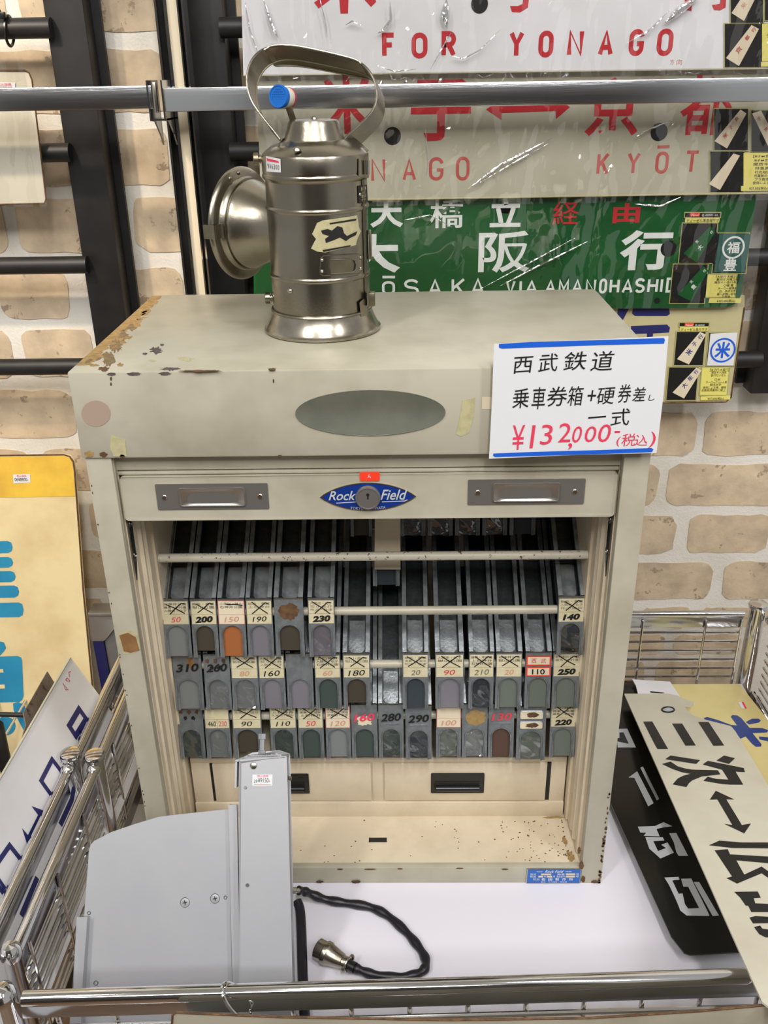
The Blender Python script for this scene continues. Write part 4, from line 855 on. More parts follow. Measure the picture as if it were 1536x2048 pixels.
def cylw(pts, r):
    mb = MB(); P = cyl_patch(pts, r)
    # triangulate in the unrolled surface so the patch follows the curve
    flat = [V((math.atan2(p.x-LX, -(p.y-LY))*r, p.z, 0)) for p in P]; mnx = min(f.x for f in flat); mxx = max(f.x for f in flat)
    bm = bmesh.new(); vv = [bm.verts.new(f) for f in flat]; bm.faces.new(vv)
    for k in range(1, 14):
        x = mnx+(mxx-mnx)*k/14; bmesh.ops.bisect_plane(bm, geom=bm.verts[:]+bm.edges[:]+bm.faces[:], plane_co=(x, 0, 0), plane_no=(1, 0, 0))
    bmesh.ops.triangulate(bm, faces=bm.faces[:]); bm.verts.index_update()
    vs = [V((LX+math.sin(v.co.x/r)*r, LY-math.cos(v.co.x/r)*r, v.co.y)) for v in bm.verts]; fs = [tuple(v.index for v in f.verts) for f in bm.faces]; bm.free()
    return mb.add(vs, fs)
# torn paper label
lab = LP(cylw([(634,446),(645,441),(700,433),(714,430),(716,440),(718,455),(722,462),(714,480),(712,490),(680,498),(650,505),(634,503),(622,497),(628,485),(632,478),(624,468),(628,460)], .0567), 'torn_label', M['tape_yel'])
LP(cylw([(659,446),(713,437),(712,441),(660,449)], .0570), 'label_bar', M['ink_blk'], lab)
LP(cylw([(645,500),(702,490),(700,493),(647,504)], .0570), 'label_bar', M['ink_blk'], lab)
LP(cylw([(642,461),(655,458),(664,461),(675,452),(685,455),(688,466),(694,472),(715,462),(712,470),(700,476),(692,482),(680,475),(668,480),(652,486),(650,478),(658,472),(645,468)], .0570), 'black_scrawl', M['ink_blk'], lab)
# price sticker
stk = LP(cylw([(532,312),(561,318),(562,345),(533,343)], .0587), 'price_sticker', M['paper'])
LP(cylw([(533,316),(557,322),(558,326),(534,322)], .0589), 'sticker_stripe', M['ink_red'], stk)
mb = MB()
for k, ch in enumerate('9¥6300'):
    x = 535+k*4.1; pl = cyl_pl(x+1.5, 332, .0590); tpx(mb, ch, pl, x, 327+k*.5, x+3.0, 337+k*.5, off=.0002)
kobj('lettering', mb, M['ink_grey'], stk)
# riveted slot plate
_o = [(641,517),(648,512),(718,508),(724,512),(724,542),(718,547),(646,552),(640,548)]
kobj('slot_plate_edge', MB().tube(cyl_patch(_o, .0573), .0005, 6, closed=True), M['nickel_d'], lan, smooth=True)
kobj('slot_rim', MB().tube(cyl_patch([(660,520),(702,517),(710,521),(713,530),(711,540),(704,544),(662,548),(658,534)], .0579), .0006, 6, closed=True), M['nickel_b'], lan, smooth=True)
sl = LP(cylw([(641,517),(648,512),(718,508),(724,512),(724,542),(718,547),(646,552),(640,548)], .0572), 'slot_plate', M['nickel'])
LP(cylw([(660,520),(702,517),(710,521),(713,530),(711,540),(704,544),(662,548),(658,534)], .0578), 'slot_opening', M['nickel_d'], sl)
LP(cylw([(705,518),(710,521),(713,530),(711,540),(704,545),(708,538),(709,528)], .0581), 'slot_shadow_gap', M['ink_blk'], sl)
for x, y in ((644,520),(644,543),(721,515),(721,537)): 
    pl = cyl_pl(x, y, .0572); kobj('rivet', MB().lathe([(.0020,0),(.0018,.0008),(.001,.0015),(.0001,.0017)], pl.o, pl.n, 12), M['screw'], sl, smooth=True)
def rv(px, py, r, rad, m='screw', nm='rivet'):
    pl = cyl_pl(px, py, r); kobj(nm, MB().lathe([(rad,0),(rad*.9,rad*.4),(rad*.5,rad*.75),(.0001,rad*.8)], pl.o, pl.n, 12), M[m], lan, smooth=True)
rv(580,582,.0560,.0032,'nickel_b','body_screw'); 
kobj('dome_screw', MB().lathe([(.0042,0),(.0040,.0012),(.0022,.0028),(.0001,.0032)], FR(LY-.050).at(594,299), (0,-.6,.8), 14), M['nickel_b'], lan, smooth=True)
kobj('top_screw', MB().lathe([(.0035,0),(.0032,.0015),(.0015,.003),(.0001,.0032)], (LX+.001, LY, LZ+.2264), (0,0,1), 14), M['nickel_b'], lan, smooth=True)
# door seam, hinge, catch and name plate at the right
LP(cylw([(717,317),(736,313),(738,355),(733,357),(717,352)], .0592), 'door_top_plate', M['nickel'])
LP(cylw([(719,605),(727,598),(734,598),(735,632),(722,636)], .0585), 'hinge_plate', M['nickel'])
kobj('catch_block', MB().box((LX+.0555, LY-.026, LZ+.031), (LX+.0625, LY-.014, LZ+.046)), M['nickel_d'], lan, bevel=.001)
kobj('catch_pin', MB().tube([(LX+.0575, LY-.024, LZ+.172), (LX+.0575, LY-.024, LZ+.186)], .0022, 10), M['screw'], lan, smooth=True)
kobj('seam_strip', MB().box((LX+.0520, LY-.0235, LZ+.046), (LX+.0535, LY-.0220, LZ+.172)), M['nickel_d'], lan)
kobj('side_latch', MB().box((LX+.0565, LY-.010, LZ+.080), (LX+.0595, LY-.003, LZ+.112)), M['nickel_d'], lan, bevel=.0008)
npk = LP(cylw([(716,372),(734,369),(736,404),(717,407)], .0568), 'maker_plate', M['ink_blk'])
mb = MB()
for k in range(4):
    pl = cyl_pl(726, 377+k*7.5, .0570); tpx(mb, '目玉製作'[k], pl, 722, 374+k*7.5, 731, 380+k*7.5, off=.0003)
kobj('lettering', mb, M['tape_yel'], npk); rv(720,389,.0568,.0018)
# thumb knobs at the left
for hz, rr in ((.187, .0585), (.036, .0565)):
    px_ = V((LX-rr+.004, LY+.004, LZ+hz)); ax = V((-1, -.1, 0))
    kobj('thumb_knob', MB().lathe([(.003,0),(.003,.005),(.0048,.0052),(.0048,.0062),(.0034,.0064),(.0034,.0075),(.0066,.0078),(.0066,.0128),(.0055,.0135),(.0001,.0135)], px_, ax, 20), M['nickel_d'] if hz > .1 else M['nickel'], lan, smooth=True)
# lamp hood: axis points left and away
ax = V((-.885, .465, 0)).normalized(); c0 = V((LX, LY, LZ+.113))
hood_l = kobj('lamp_hood', MB().lathe([(.035,.036),(.0352,.050),(.0406,.068),(.0472,.083),(.0493,.0875),(.0499,.0900),(.0495,.0925)], c0, ax, 64), M['nickel'], lan, smooth=True)
kobj('hood_collar', MB().lathe([(.0495,.0905),(.0517,.0908),(.0495,.0925),(.0524,.0955),(.0529,.0985),(.0585,.1000),(.0620,.1015),(.0632,.1035),(.0632,.1050),(.0620,.1060),(.055,.1050),(.050,.1040)], c0, ax, 64), M['nickel'], lan, smooth=True)
kobj('lens_glass', MB().lathe([(.0545,.1035),(.040,.1080),(.02,.1105),(.0001,.111)], c0, ax, 48), M['chrome'], lan, smooth=True)
aa = V((0, 0, 1)); bb = ax.cross(aa)
def hoodpt(ang, r, h): return c0+ax*h+(aa*math.cos(ang)+bb*math.sin(ang))*r
sgn = 1 if hoodpt(math.pi/2, .06, .1).y < LY+.04 else -1
for an in (.12, .42): kobj('rivet', MB().lathe([(.0024,0),(.0021,.0011),(.001,.0018),(.0001,.002)], hoodpt(sgn*an, .0572, .0995), -ax, 12), M['screw'], lan, smooth=True)
an = sgn*math.pi*.5
kobj('hood_clip', MB().obox(hoodpt(an, .0538, .0955)-aa*.0075, aa*.015, (hoodpt(an, .0662, .0935)-hoodpt(an, .0538, .0955)), -ax*.0010).obox(hoodpt(an, .0662, .0935)-aa*.0075, aa*.015, (hoodpt(an, .0662, .1090)-hoodpt(an, .0662, .0935)), (hoodpt(an, .0674, .0935)-hoodpt(an, .0662, .0935))).obox(hoodpt(an, .0530, .0915)-aa*.0075, aa*.015, (hoodpt(an, .0545, .0965)-hoodpt(an, .0530, .0915)), (hoodpt(an, .0542, .0915)-hoodpt(an, .0530, .0915))), M['nickel_d'], lan)
# carrying handle: a strap leaning back
hu = V((0, .42, .91)); PHD = Plane((LX, LY-.004, LZ+.203), (1, .10, 0), hu); wdir = V((.36, .66, -.66)).normalized()
def strap(pxs, wd, th, name, m, parent=None, fold=0):
    P = [PHD.at(x, y) for x, y in pxs]; Q = []
    for i in range(len(P)-1):
        p0, p1, p2, p3 = P[max(i-1,0)], P[i], P[i+1], P[min(i+2,len(P)-1)]
        for k in range(6):
            t_ = k/6; Q.append(.5*((2*p1)+(p2-p0)*t_+(2*p0-5*p1+4*p2-p3)*t_*t_+(-p0+3*p1-3*p2+p3)*t_**3))
    Q.append(P[-1]); W = wd if callable(wd) else (lambda s: wd); vs = []; fs = []; n = len(Q)
    for i, q in enumerate(Q):
        t_ = (Q[min(i+1, n-1)]-Q[max(i-1, 0)]).normalized(); nn = t_.cross(wdir).normalized(); w_ = W(i/(n-1))
        vs += [q, q+wdir*w_, q+wdir*w_+nn*th, q+nn*th]
    for i in range(n-1):
        for k in range(4): fs.append((i*4+k, i*4+(k+1)%4, (i+1)*4+(k+1)%4, (i+1)*4+k))
    fs += [(0,1,2,3), tuple((n-1)*4+k for k in (3,2,1,0))]
    o = kobj(name, MB().add(vs, fs), m, parent or lan, smooth=True)
    kobj('rolled_edge', MB().tube([q-nn*0 for q in Q], .0013, 8), M['nickel'], o, smooth=True)
    kobj('rolled_edge', MB().tube([q+wdir*W(i/(n-1)) for i, q in enumerate(Q)], .0010, 8), M['nickel_d'], o, smooth=True)
    return o
hpath = [(561,279),(548,262),(524,232),(503,200),(494,165),(499,130),(517,105),(545,93),(580,93),(640,104),(705,119),(733,136),(750,165),(753,198),(742,225),(712,256),(694,272),(688,279)]
handle = strap(hpath, lambda s: .0205, .0012, 'handle', M['nickel'])
strap([(528,100),(546,92),(585,91),(640,101),(704,117),(722,127)], lambda s: .0215+.0105*math.sin(math.pi*s)**.7, .0012, 'handle_grip', M['nickel_d'])
kobj('handle_foot', MB().obox(PHD.at(688,279)+V((-.002,-.002,0)), (.020,-.010,-.016), (.008,.014,.004), (.0005,-.0008,.0012)), M['nickel'], lan, bevel=.0004)
kobj('handle_foot', MB().obox(PHD.at(563,279)+V((.002,-.002,0)), (-.014,-.006,-.012), (.006,.014,.002), (-.0005,-.0008,.0012)), M['nickel'], lan, bevel=.0004)
kobj('handle_rivet', MB().lathe([(.0028,0),(.0024,.0012),(.0001,.002)], PHD.at(748,192)+wdir*.006, V((.9,-.4,0)), 12), M['screw'], lan, smooth=True)
# push button on a stem
pb = PHD.at(558,193); fa = V((-.42, -.86, .10)).normalized()
kobj('button_stem', MB().obox(V((pb.x+.010, pb.y+.014, LZ+.2195)), (.0075, 0, 0), (-.006, -.006, .022), (0, .0012, 0)), M['nickel_d'], lan)
bb0 = pb-fa*.0115
kobj('button_barrel', MB().lathe([(.0001,-.006),(.0098,-.006),(.0105,-.005),(.0105,.008),(.0100,.009)], bb0, fa, 28), M['white_plastic'], lan, smooth=True)
kobj('button_ring', MB().lathe([(.0102,-.0075),(.0108,-.007),(.0108,-.0045),(.0102,-.004)], bb0, fa, 28), M['red_plastic'], lan, smooth=True)
kobj('button_cap', MB().lathe([(.0100,.0075),(.0116,.0078),(.0119,.0092),(.0119,.0125),(.0112,.0138),(.0100,.0136),(.0098,.0130),(.0001,.0130)], bb0, fa, 32), M['blue_plastic'], lan, smooth=True)
ppl = Plane(bb0+fa*.0130, fa.cross(V((0,0,1)))*-1, (0,0,1)); mb = MB()
for i in range(-3, 4):
    for j in range(-3, 4):
        if i*i+j*j < 13: mb.lathe([(.0006,0),(.0005,.0005),(.0001,.0007)], ppl.o+ppl.u*i*.0024+ppl.v*j*.0024, fa, 6)
kobj('grip_bumps', mb, M['blue_plastic'], lan)['kind'] = 'stuff'
# ================================================================== display shelf with chrome wire ledges
def rpx(mb, pl, pts, wpx, closed=False, off=.0004):
    P = [pl.loc(x, y) for x, y in pts]+([pl.loc(*pts[0])] if closed else [])
    a = pl.loc(pts[0][0], pts[0][1]); b_ = pl.loc(pts[0][0]+1, pts[0][1]); c_ = pl.loc(pts[0][0], pts[0][1]+1)
    s = (math.hypot(b_[0]-a[0], b_[1]-a[1])+math.hypot(c_[0]-a[0], c_[1]-a[1]))/2
    sub(mb).ribbon([P], wpx*s, pl, off)
PZ = lambda z: Plane((0, 0, z), (1, 0, 0), (0, 1, 0))
o = kobj('display_board', MB().box((-.030, -.285, -.02), (.938, .445, 0)), M['white_board'], None, bevel=.0015); tag(o, 'white laminated board that the cabinet and loose signs stand on', 'board')
def wire(t, pts, r=.0024, nm='wire'): return kobj(nm, MB().tube(pts, r, 8), M['chrome'], t, smooth=True)
def post(t, x, y, r, z0, z1, dome=False):
    pr = [(r, z0), (r, z1-.006)]
    pr += [(r*1.02, z1-.004), (r*.9, z1+r*.35), (r*.5, z1+r*.72), (.0001, z1+r*.8)] if dome else [(r*1.16, z1-.005), (r*1.2, z1), (r*1.1, z1+.0025), (r*.6, z1+.0035), (.0001, z1+.0035)]
    return kobj('post', MB().lathe(pr, (x, y, 0), n=28), M['chrome'], t, smooth=True)
def ledge(t, a, b, zt, r=.0075, strip=.030, wires=(.086,.071,.056,.041,.026,.011,-.004,-.019), vs=(), balls=(1,1), side=V((1,0,0))):
    a = V(a); b = V(b); d = (b-a).normalized(); zc = V((0, 0, zt-r))
    kobj('top_rail', MB().tube([a+zc, b+zc], r, 20), M['chrome'], t, smooth=True)
    for k, p in enumerate((a, b)):
        if balls[k]: kobj('ball_cap', MB().ball(p+zc+d*(.006 if k else -.006)+V((0,0,.002)), r*1.30), M['chrome'], t, smooth=True)
    kobj('flat_strip', MB().obox(a+V((0,0,zt-2*r-strip+.004)), b-a, side*.0022, (0,0,strip)), M['chrome_strip'], t, bevel=.0005)
    for z in wires: wire(t, [a+V((0,0,z)), b+V((0,0,z))])
    for q in vs:
        p = a+(b-a)*q+side*.0045; wire(t, [p+V((0,0,zt-2*r-.004)), p+V((0,0,-.02))], .0021)
t = thing('wire_shelf_unit', 'chrome wire display shelf with ledges on all sides, holding the white board', 'shelf', (.42, .1, -.3))
ledge(t, (-.087, -.213, 0), (-.087, .066, 0), .140, vs=(.08,.42,.78), balls=(0,1))
ledge(t, (-.087, .103, 0), (-.087, .445, 0), .140, vs=(.12,.42,.75))
post(t, -.087, .0845, .0118, -.3, .150)
ball = kobj('corner_post', MB().lathe([(.0098,-.3),(.0098,.128),(.0112,.131),(.0118,.137),(.0108,.144),(.007,.149),(.0001,.1505)], (-.089,-.2195,0), n=28), M['chrome'], t, smooth=True)
fa_ = PZ(.132).at(47, 1997); fb = PZ(.132).at(1490, 1953)
post(t, fa_.x-.020, fa_.y-.004, .0148, -.3, .143, dome=True)
kobj('top_rail', MB().tube([fa_, fb, fb+V((.004,0,-.001)), fb+V((.0065,0,-.004))], [.0082,.0082,.0070,.003], 24), M['chrome'], t, smooth=True)
kobj('flat_strip', MB().obox(V((fa_.x-.006, fa_.y-.001, .1020)), V((fb.x-fa_.x+.055, fb.y-fa_.y+.001, 0)), (0,.0022,0), (0,0,.0235)), M['chrome_strip'], t, bevel=.0004)
for z in (.0865, .062, .038, .014): wire(t, [V((fa_.x+.018, fa_.y, z)), V((fb.x+.06, fb.y, z))], .0030)
for k in range(13):
    p = fa_+(fb-fa_)*((.028+k*.0617)/(fb.x-fa_.x)); wire(t, [V((p.x, p.y+.004, .104)), V((p.x, p.y+.004, -.02))], .0028)
ledge(t, (.55, .457, 0), (.924, .457, 0), .1440, r=.0062, strip=.024, wires=(.1005,.0815,.063,.0445,.026,.008), vs=(.25,.54,.83,.995), balls=(0,0), side=V((0,-1,0)))
post(t, .9460, .455, .0138, -.3, .1570)
ledge(t, (.966, -.2, 0), (.966, .435, 0), .140, vs=(.2,.4,.6,.8,.93), balls=(0,1))
kobj('shelf_rim', MB().box((-.09, -.285, -.05), (-.084, .455, -.025)).box((.962, -.285, -.05), (.968, .455, -.025)).box((-.09, .449, -.05), (.968, .455, -.025)).box((-.09, -.285, -.05), (.968, -.279, -.025)), M['chrome_strip'], t)
for k in range(24): wire(t, [(-.085+.0455*k, -.283, -.0235), (-.085+.0455*k, .452, -.0235)], .0024)
t = thing('wire_shelf_unit', 'neighbouring chrome wire shelf, its ledge running close along the left of the white sign', 'shelf', (-.25, .1, -.3))
ledge(t, (-.1215, -.30, 0), (-.1215, .064, 0), .142, vs=(.3,.55,.8), balls=(0,1), side=V((-1,0,0)))
ledge(t, (-.1205, .103, 0), (-.1205, .445, 0), .142, vs=(.2,.5,.8), side=V((-1,0,0)))
post(t, -.1205, .084, .0118, -.3, .153)
kobj('shelf_rim', MB().box((-.126, -.30, -.05), (-.120, .455, -.025)).box((-.6, .449, -.05), (-.126, .455, -.025)), M['chrome_strip'], t)
for k in range(10): wire(t, [(-.145-.05*k, -.30, -.0235), (-.145-.05*k, .452, -.0235)], .0024)
# hook ring round the front rail
rc = fa_+(fb-fa_)*.292; loop = [(rc.x+.001-.013*math.sin(a), rc.y-.004+.0135*math.cos(a), .124+.0205*math.sin(a)) for a in [2*math.pi*k/24 for k in range(24)]]
o = kobj('hook_ring', MB().tube([(x, y, z) for x, y, z in loop], .0019, 8, closed=True), M['chrome'], None, smooth=True); tag(o, 'thin chrome hook ring looped over the front rail', 'ring')
# rust-edged cream panel hung in front
PFp = Plane((0, -.287, 0), (1, 0, 0), (0, -.06, 1))
pts = [(352,2025),(560,2034),(900,2040),(1180,2036),(1400,2022),(1640,2000),(1640,2500),(346,2500),(343,2050),(345,2030)]
o = kobj('steel_panel', ppx(MB(), PFp, pts, .0015), M['cream'], None); tag(o, 'cream rust-edged steel panel hanging below the front rail', 'panel')
kobj('rusty_edge', MB().tube([PFp.at(x, y) for x, y in [(343,2060),(345,2030)]+pts[:6]], .0012, 6), M['rust'], o)

# ================================================================== grey machine leaning on the cabinet
vd = V((0, .185, .258)).normalized(); PM = Plane((0, -.235, .0), (1, 0, 0), vd)
mc = thing('bracket_machine', 'light grey painted metal machine with tall box column, leaning on the cabinet', 'machine', (.12, -.235, .0))
def zmin(P): return [V((p.x, p.y, max(p.z, .0012))) for p in P]
def slab(name, pts, off, th, m, parent, bevel=0, pl=PM):
    P = [pl.at(x, y, off) for x, y in pts]; mb = MB().prism(P, -pl.n*th)
    for p in mb.v:
        if p.z < .0012: p += pl.v*((.0012-p.z)/pl.v.z)
    return kobj(name, mb, m, parent, bevel=bevel)
def down(px, py, off, nx=0):   # continue an edge down to the board
    return px+nx
plate = slab('side_plate', [(178,1700),(181,1690),(188,1682),(223,1664),(270,1648),(316,1634),(338,1631),(458,1618),(466,2075),(142,2085),(148,1990),(168,1836)], -.020, .0015, M['grey_paint'], mc)
slab('edge_flange', [(155,1836),(173,1836),(165,1985),(162,2080),(138,2080),(145,1985)], -.008, .013, M['grey_paint'], mc, bevel=.001)
slab('rail_lip', [(458,1611),(472,1611),(482,1973),(485,2080),(468,2080),(464,1973)], -.012, .009, M['grey_paint'], mc, bevel=.0008)
ct = PM.loc(479, 1523); ctr = PM.loc(570, 1517); cb_ = PM.loc(486, 1973); cbr = PM.loc(584.5, 1969)
wcol = ((ctr[0]-ct[0])+(cbr[0]-cb_[0]))/2
P4p = [PM.w(cb_[0]-.0005, .0005), PM.w(cbr[0]+.001, .0005), PM.w(ctr[0], ctr[1]), PM.w(ct[0], ct[1])]
mb = MB().prism(P4p, -PM.n*.032)
for p in mb.v:
    if p.z < .0012: p += PM.v*((.0012-p.z)/PM.v.z)
col = kobj('box_column', mb, M['grey_paint'], mc, bevel=.0022)
PC = PM
capl = [(470.5,1522),(495,1510),(551,1505),(573,1512)]
mb = MB(); A = [PM.at(x, y, -.000) for x, y in capl]; mb.prism([A[0]+vd*.001, A[1]+vd*.0, A[2], A[3], A[3]-PM.n*.034, A[2]-PM.n*.036, A[1]-PM.n*.036, A[0]-PM.n*.034], -vd*.0022); kobj('cap_plate', mb, M['grey_paint'], mc)
kobj('cap_tab', MB().obox(A[0]-vd*.0005, V((.0022,0,0)), -vd*.030, -PM.n*.014), M['grey_paint'], mc)
kb = PM.at(524, 1508, -.010)
kobj('adjusting_bolt', MB().lathe([(.0048,-.004),(.0048,.004),(.0030,.0045),(.0030,.017),(.0048,.0175),(.0048,.0235),(.0001,.024)], kb, vd, 6), M['flat_screw'], mc)
for x, y, r in ((507,1531,.0042),(491,1575,.0018),(495,1770,.0022)): screw(col, Plane(PM.w(0,0,0), PM.u, PM.v), *PM.loc(x, y), r, h=.0016)
PP = Plane(PM.w(0, 0, -.020), PM.u, PM.v)
for x, y in ((370,1805),(430,1797)):
    a, c = PP.loc(x, y); s_, cc = screw(plate, PP, a, c, .0046, h=.0003); s_.data.materials[0] = M['flat_screw']; kobj('screw_ring', MB().tube([PP.w(a+.0054*math.cos(k*math.pi/10), c+.0054*math.sin(k*math.pi/10), .0001) for k in range(20)], .0003, 6, closed=True), M['steel_dark'], plate, smooth=True); kobj('screw_slot', cc, M['ink_blk'], s_)
for x, y, r in ((451,1795,.0018),(178,1826,.0018),(192,1966,.0024)):
    mb = MB(); a, c = PP.loc(x, y); mb.tube([PP.w(a+r*math.cos(k*math.pi/8), c+r*math.sin(k*math.pi/8), .0002) for k in range(16)], .0004, 6, closed=True); kobj('drilled_hole', mb, M['steel_dark'], plate, smooth=True)
for x, y in ((576,1557),(592,1781)):
    kobj('side_nut', MB().lathe([(.0036,0),(.0036,.004),(.0026,.0045),(.0026,.0075),(.0001,.0078)], PM.at(x-6, y, -.012), V((1,0,0)), 8), M['screw'], mc)
a0, c1 = PM.loc(505, 1549); a1, c0_ = PM.loc(545, 1571)
stk = kobj('price_sticker', MB().prism([PM.w(a, c, .0005) for a, c in ((a0, c0_), (a1, c0_), (a1, c1), (a0, c1))], -PM.n*.0003), M['paper'], col)
mb = MB(); tpx(mb, '39', PM, 508, 1559, 515, 1566, off=.0008); tpx(mb, '¥9150-', PM, 516, 1556, 540, 1565, off=.0008); kobj('lettering', mb, M['ink_blk'], stk)
mb = MB(); tpx(mb, '税込価格', PM, 515, 1549.5, 537, 1554.5, off=.0008); mb.ribbon([[PM.loc(508, 1569), PM.loc(542, 1569)]], .0004, PM, .0008); kobj('lettering', mb, M['ink_red'], stk)
# cables and connector
def cable(pxs, z, r, name='cable', wob=.0):
    P = []
    for i, (x, y) in enumerate(pxs):
        zz = z[i] if isinstance(z, (list, tuple)) else z; P.append(PZ(zz).at(x, y))
    Q = []
    for i in range(len(P)-1):
        p0, p1, p2, p3 = P[max(i-1,0)], P[i], P[i+1], P[min(i+2,len(P)-1)]
        for k in range(5):
            t_ = k/5; Q.append(.5*((2*p1)+(p2-p0)*t_+(2*p0-5*p1+4*p2-p3)*t_*t_+(-p0+3*p1-3*p2+p3)*t_**3))
    Q.append(P[-1]); rr = [r*(1+wob*math.sin(i*1.15)) for i in range(len(Q))]
    return kobj(name, MB().tube(Q, rr, 12), M['rubber'], mc, smooth=True)
cable([(596,1781),(606,1782),(622,1788),(650,1799),(690,1806),(735,1813),(770,1828),(805,1857),(832,1887),(850,1915),(850,1936),(832,1949),(795,1955),(750,1950),(722,1941),(708,1935)], [.03,.026,.018,.009]+[.0065]*9+[.007,.009,.0115], .0056, wob=.13)
cable([(594,1802),(600,1820),(603,1860),(604,1900),(606,1960),(610,2040)], [.030,.026,.02,.014,.008,.006], .0062)
e0 = PZ(.0125).at(700, 1931); e1 = PZ(.0145).at(634, 1896); cx_ = (e1-e0).normalized(); Lc = (e1-e0).length; k_ = Lc/.0475
con = [(.0062,-.010),(.0062,.001)]
kobj('cable_boot', MB().lathe([(.0001,-.007),(.0068,-.007),(.0068,.004),(.0001,.004)], e0, cx_, 20), M['blackp'], mc, smooth=True)
cn = kobj('connector_plug', MB().lathe([(.0001,.004),(.0072,.004),(.0080,.006),(.0082,.010),(.0090,.0105),(.0105,.018),(.0128,.0285),(.0140,.030),(.0143,.0305),(.0143,.0355),(.0132,.0365),(.0125,.037),(.0125,.0465),(.0112,.0475),(.0105,.0440),(.0001,.0440)], e0, cx_, 32), M['nickel_b'], mc, smooth=True)
kobj('cable_clamp', MB().tube([e0+cx_*.003+(V((0,0,1))*math.cos(a)+cx_.cross(V((0,0,1)))*math.sin(a))*.0085 for a in [2*math.pi*k/16 for k in range(16)]], .0016, 8, closed=True), M['screw'], cn, smooth=True)
sd = cx_.cross(V((0,0,1)))
for s_ in (-1, 1): kobj('clamp_screw', MB().lathe([(.0032,-.002),(.0032,.001),(.002,.003),(.0001,.0033)], e0+cx_*.003+sd*s_*.0100+V((0,0,.002)), V((0,0,1)), 12), M['screw'], cn, smooth=True)

# ================================================================== loose sign boards at right
PA = Plane((0, .375, .028), (1, 0, 0), (0, -.625, .128)); PA = Plane((0, .375, .028), (1, 0, 0), (0, .625, -.128))
Z5 = lambda pts: [(1240+x/5.19, 1340+y/5.19) for x, y in pts]
Z3 = lambda pts: [(1180+x/3.16, 1400+y/3.16) for x, y in pts]
sa = thing('route_board', 'long ivory board with black characters, a double arrow and a notched corner', 'sign', PA.at(1400, 1700))
ou = Z5([(42,245),(200,245),(500,243),(600,265),(640,290),(765,335),(762,350),(740,368),(660,368),(700,420),(750,465),(870,510),(1060,560),(1160,590),(1200,640)])+[(1500,1510),(1536,1571),(1720,1890),(1790,2040),(1760,2110),(1560,2040),(1536,2012),(1524,2003)]
kobj('board', ppx(MB(), PA, ou, .0025), M['sign_ivory'], sa)
mb = ML()
for p in ([(240,535),(335,533),(500,820),(390,820),(360,770)], [(540,555),(645,555),(787,783),(680,785)], [(812,540),(920,540),(1082,783),(970,787)], [(525,887),(832,935),(790,975),(470,925)],
   [(437,975),(525,950),(600,1000),(680,1022),(750,1033),(1015,1040),(1043,1083),(850,1105),(750,1145),(715,1175),(690,1215),(545,1187),(600,1125),(660,1095),(730,1077),(640,1060),(540,1025)],
   [(1080,887),(1195,915),(1130,975),(1000,940)], [(912,942),(1285,1017),(1297,1060),(1200,1055),(1280,1190),(1150,1190),(1050,1182),(865,1150),(910,1107),(1000,1130),(1125,1137),(1060,1035),(858,980)]): ppx(mb, PA, Z5(p), 0, .0004)
for p in ([(795,573),(912,628),(862,628),(960,790),(1018,780),(975,843),(848,782),(900,790),(805,628),(757,630)], [(752,918),(818,888),(960,900),(1180,900),(1180,938),(900,935)],
   [(788,950),(870,942),(885,975),(1180,992),(1180,1036),(925,1013),(975,1103),(1085,1052),(1180,1120),(1150,1140),(1085,1095),(930,1160),(862,1125),(898,1115)],
   [(912,1212),(1060,1210),(1080,1250),(1035,1252),(1045,1285),(1180,1290),(1180,1500),(1110,1500),(1070,1480),(1037,1435),(1075,1425),(1090,1445),(1130,1450),(1130,1410),(1030,1412),(1008,1375),(1045,1365),(1130,1370),(1130,1340),(1020,1340),(1000,1300),(985,1300),(950,1250)]): ppx(mb, PA, Z3(p), 0, .0004)
kobj('lettering', mb, M['ink_blk'], sa)
mb = MB(); E1 = ell(1336, 1419.5, 14.8, 6.6, 24); mb.tube([PA.at(x, y, .0003) for x, y in ell(1336, 1419.5, 12.2, 5.3, 24)], .0016, 8, closed=True); kobj('eyelet', mb, M['blackp'], sa, smooth=True)
kobj('eyelet_hole', MB().flat([PA.at(x, y, .0004) for x, y in ell(1337, 1419, 9.5, 3.8, 20)]), M['lilac'], sa)
# black board
PB = Plane((0, .44, .006), (1, 0, 0), (0, .54, -.020))
sb = thing('route_board', 'glossy black board with white characters, partly under the ivory board', 'sign', PB.at(1330, 1750))
kobj('board', ppx(MB(), PB, [(1150,1362),(1268,1361),(1300,1420),(1560,1890),(1475,1904),(1380,1909),(1368,1905),(1342,1872),(1222,1608),(1150,1450)], .002), M['sign_black'], sb)
mb = ML()
for p in ([(168,183),(235,181),(290,300),(175,300),(172,262),(240,276),(243,272),(212,205),(186,205),(186,240),(168,240)], [(243,490),(298,450),(402,652),(368,672),(280,492)], [(318,428),(335,420),(437,625),(422,635)],
   [(302,800),(410,797),(465,772),(520,798),(465,805),(420,815),(440,862),(340,858),(355,838),(318,838)], [(350,866),(460,868),(470,888),(400,892),(430,955),(480,935),(450,915),(490,900),(530,965),(445,1002),(410,970),(375,940)], [(500,842),(545,840),(620,985),(560,985),(545,960),(530,900)],
   [(470,1122),(560,1118),(566,1135),(520,1140),(560,1225),(585,1222),(600,1290),(620,1318),(690,1315),(620,1180),(590,1180),(575,1130),(640,1128),(745,1340),(755,1365),(610,1362),(570,1330),(555,1290),(540,1255),(500,1170)], [(655,1150),(690,1150),(815,1362),(775,1365)]): ppx(mb, PB, Z3(p), 0, .0004)
kobj('lettering', mb, M['lilac'], sb)
